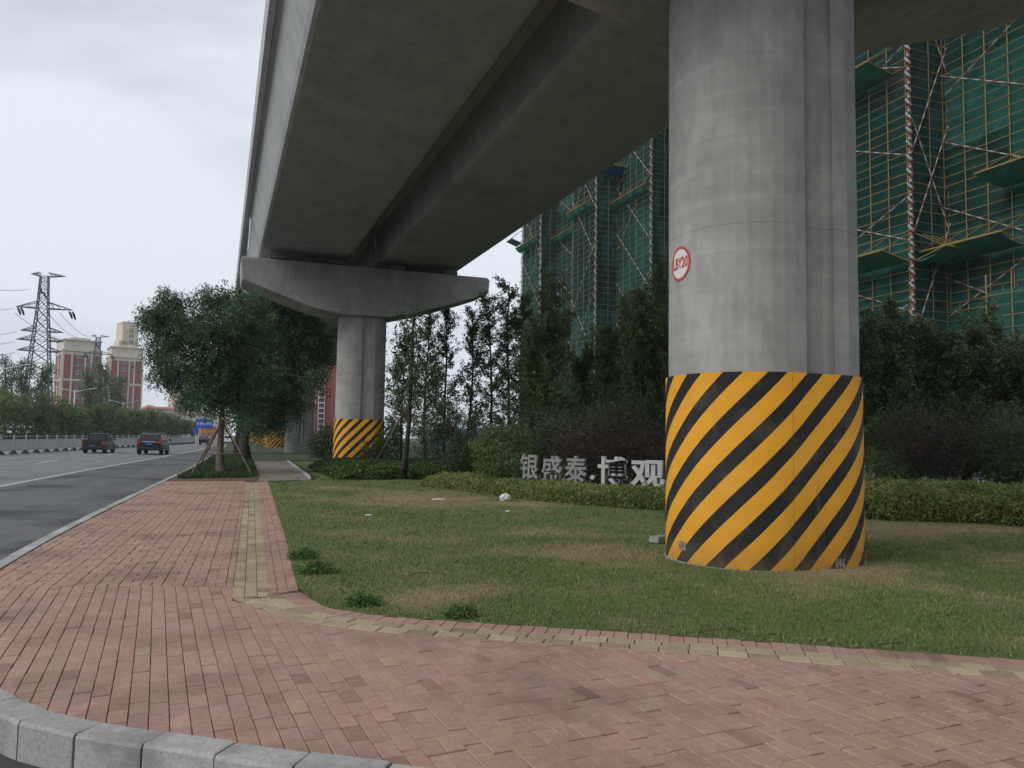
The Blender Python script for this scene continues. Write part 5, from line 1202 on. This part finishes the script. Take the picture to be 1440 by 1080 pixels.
def on_road(xc, y, off): p = g(xc, y, RZ); a = Vector((math.sin(hd), math.cos(hd), 0))*off; return (p.x+a.x, p.y+a.y, RZ)
car('pickup', 'dark brown pickup truck driving away in the lane next to the divider', on_road(130, 637.6, 2.2), -hd, M['bronze'], .89)
car('suv', 'black sport utility car with red tail lights driving away beside the solid line', on_road(209, 639.6, 2.1), -hd, M['black'], .985)
car('sedan', 'small distant dark car ahead on the road', on_road(284.5, 625.8, 2.0), -hd-.05, M['black'])
car('sedan', 'distant white car partly hidden behind the staked tree trunk', on_road(320, 624.5, 2.0), -hd, M['carwhite'])
car('sedan', 'tiny pale car far off beyond the divider', (*stand(262, 190, RZ)[:2], RZ), math.pi-hd, M['silver'])

# ------------------------------------------------------------------ distant buildings
def block(label, x0, x1, ytop, d, depth, rz, style, name='apartment_building', floors=10, wall='bred'):
    p = stand((x0+x1)/2, d, -.2); u = d/FPX; W = (x1-x0)*u; H = at((x0+x1)/2, ytop, d).z+.2; root = thing(name, label, 'building', p, rz, 'distant buildings')
    fh = H/(floors+1.5)
    if style == 'red':
        b = MB(); b.box((0, depth/2, H*.44), (W*.94, depth, H*.88)); b.build('wall', M['bred'], root)
        b = MB()
        for x in (-.5, -.27, .0+.08, .24, .5): b.box((x*W*.95, -.12, H*.44), (W*.045, .5, H*.88))
        for y in (.15, .5, .85):
            for s in (-1, 1): b.box((s*W*.475, depth*y, H*.44), (.5, depth*.07, H*.88))
        b.box((0, depth/2, H*.58), (W*.965, depth+.5, H*.022)); b.box((0, depth/2, H*.855), (W*.965, depth+.5, H*.03)); b.build('pilaster', M['bcream'], root)
        b = MB(); b.box((0, depth/2, H*.935), (W*.93, depth*.98, H*.13)); b.box((0, depth/2, H*.885), (W*1.02, depth+1.0, H*.018)); b.box((0, depth/2, H*.995), (W*.99, depth+.6, H*.014)); b.box((0, depth*.5, H*1.015), (W*.5, depth*.5, H*.03))
        b.build('cornice', M['bcream'], root)
        for k in range(floors):
            z = fh*(k+.9)*.97
            if z > H*.85: break
            for x, ww in ((-.095, .27), (.165, .08)):
                b = MB(); b.box((x*W*.95, -.03, z), (ww*W*.72, .2, fh*.55)); wn = b.build('window', M['bwin'], root)
                b = MB(); b.box((x*W*.95, -.16, z), (.12, .06, fh*.55)); b.box((x*W*.95, -.16, z-fh*.30), (ww*W*.76, .1, .14)); b.build('window_frame', M['bcream'], wn)
            b = MB(); b.box((.37*W*.95, -.02, z), (W*.07, .16, fh*.45)); b.build('window', M['bwin'], root)
    else:
        m = M[wall]
        b = MB(); b.box((0, depth/2, H/2), (W, depth, H)); b.build('wall', m, root)
        if style == 'tower':
            b = MB(); b.box((-W*.42, depth*.4, H*.42), (W*.5, depth*.8, H*.84)); b.build('side_wing', m, root)
            for k in range(floors):
                z = H-(k+1.2)*fh*1.02
                for x in (-.02, .14):
                    b = MB(); b.box((x*W, -.03, z), (W*.10, .2, fh*.6)); b.build('window', M['bwin'], root)
                b = MB(); b.box((W*.5, depth*.4, z), (.2, depth*.4, fh*.6)); b.build('window', M['bwin'], root)
            b = MB(); b.box((0, depth/2, H+.3), (W*1.04, depth*1.02, .6)); b.build('parapet', m, root)
        elif style == 'roof':
            b = MB(); r_ = H*.10; o_ = .6
            b.add([(-W/2-o_, -o_, H), (W/2+o_, -o_, H), (W/2+o_, depth+o_, H), (-W/2-o_, depth+o_, H), (-W/4, depth/2, H+r_), (W/4, depth/2, H+r_)], [(0, 1, 5, 4), (1, 2, 5), (2, 3, 4, 5), (3, 0, 4), (3, 2, 1, 0)]); b.build('roof', M['broof'], root)
            for k in range(floors):
                n_ = max(3, int(W/5)); z = fh*(k+1)
                for q in range(n_):
                    b = MB(); b.box((-W/2+W*(q+.5)/n_, -.03, z), (W/n_*.42, .2, fh*.5)); b.build('window', M['bwin'], root)
        elif style == 'slab':
            for k in range(floors):
                z = fh*(k+1)
                b = MB(); b.box((-W*.30, -.03, z), (W*.16, .2, fh*.6)); b.build('window', M['bwin'], root)
                b = MB(); b.box((-W*.30, -.35, z-fh*.42), (W*.2, .7, fh*.2)); b.build('balcony', M['white'], root)
            b = MB()
            for x in (-.42, -.18): b.box((x*W, -.2, H/2), (W*.03, .4, H))
            b.build('pilaster', M['white'], root)
            b = MB(); b.box((W*.44, depth/2, H*.5+.05), (W*.14, depth+.6, H*1.01)); b.build('cream_wing', M['bcream'], root)
    return root
vd = lambda x: -math.atan2(stand(x, 100).x, stand(x, 100).y)
block('left red brick apartment block with cream cornice behind the near pylon', 85, 135, 477, 265, 13, vd(110)+.20, 'red', floors=10)
block('right red brick apartment block in front of the tan tower', 152, 195, 487, 300, 12, vd(170)+.14, 'red', floors=10)
block('slim tan high rise tower behind the right red block', 166, 187, 453, 390, 12, vd(176)+.25, 'tower', floors=18, wall='btan')
block('cream high rise partly hidden behind the street tree crown', 246, 268, 545, 330, 14, vd(257)+.2, 'tower', floors=12, wall='bcream')
block('low cream building with red roof beside the distant cars', 207, 247, 575, 320, 16, vd(227)+.2, 'roof', floors=3, wall='btan')
block('small white block with red top at the end of the road', 206, 218, 573, 350, 10, vd(212)+.2, 'roof', floors=3, wall='bcream')
block('long cream low building behind the blue road sign', 242, 318, 583, 290, 16, vd(280)+.15, 'roof', floors=2, wall='bcream')
block('orange walled low kiosk right below the wide blue sign', 283, 303, 600, 230, 8, vd(293)+.1, 'roof', floors=1, wall='signorange', name='kiosk')
block('red brick high rise seen between the plain pier and the second pier', 444, 478, 508, 170, 12, vd(461)+.1, 'slab', floors=14, wall='bred')

# ------------------------------------------------------------------ thin summer haze
hz = MB(); hz.box((0, 0, 60), (1840, 1840, 122.6)); ho_ = hz.build('haze', None); tag(ho_, kind='stuff')
hm = bpy.data.materials.new('haze_air'); hm.use_nodes = True; ht_ = hm.node_tree; ht_.nodes.clear(); vo = ht_.nodes.new('ShaderNodeOutputMaterial'); pv_ = ht_.nodes.new('ShaderNodeVolumePrincipled')
pv_.inputs['Density'].default_value = .00032; pv_.inputs['Color'].default_value = (.80, .86, .93, 1); ht_.links.new(pv_.outputs[0], vo.inputs['Volume']); ho_.data.materials.append(hm)
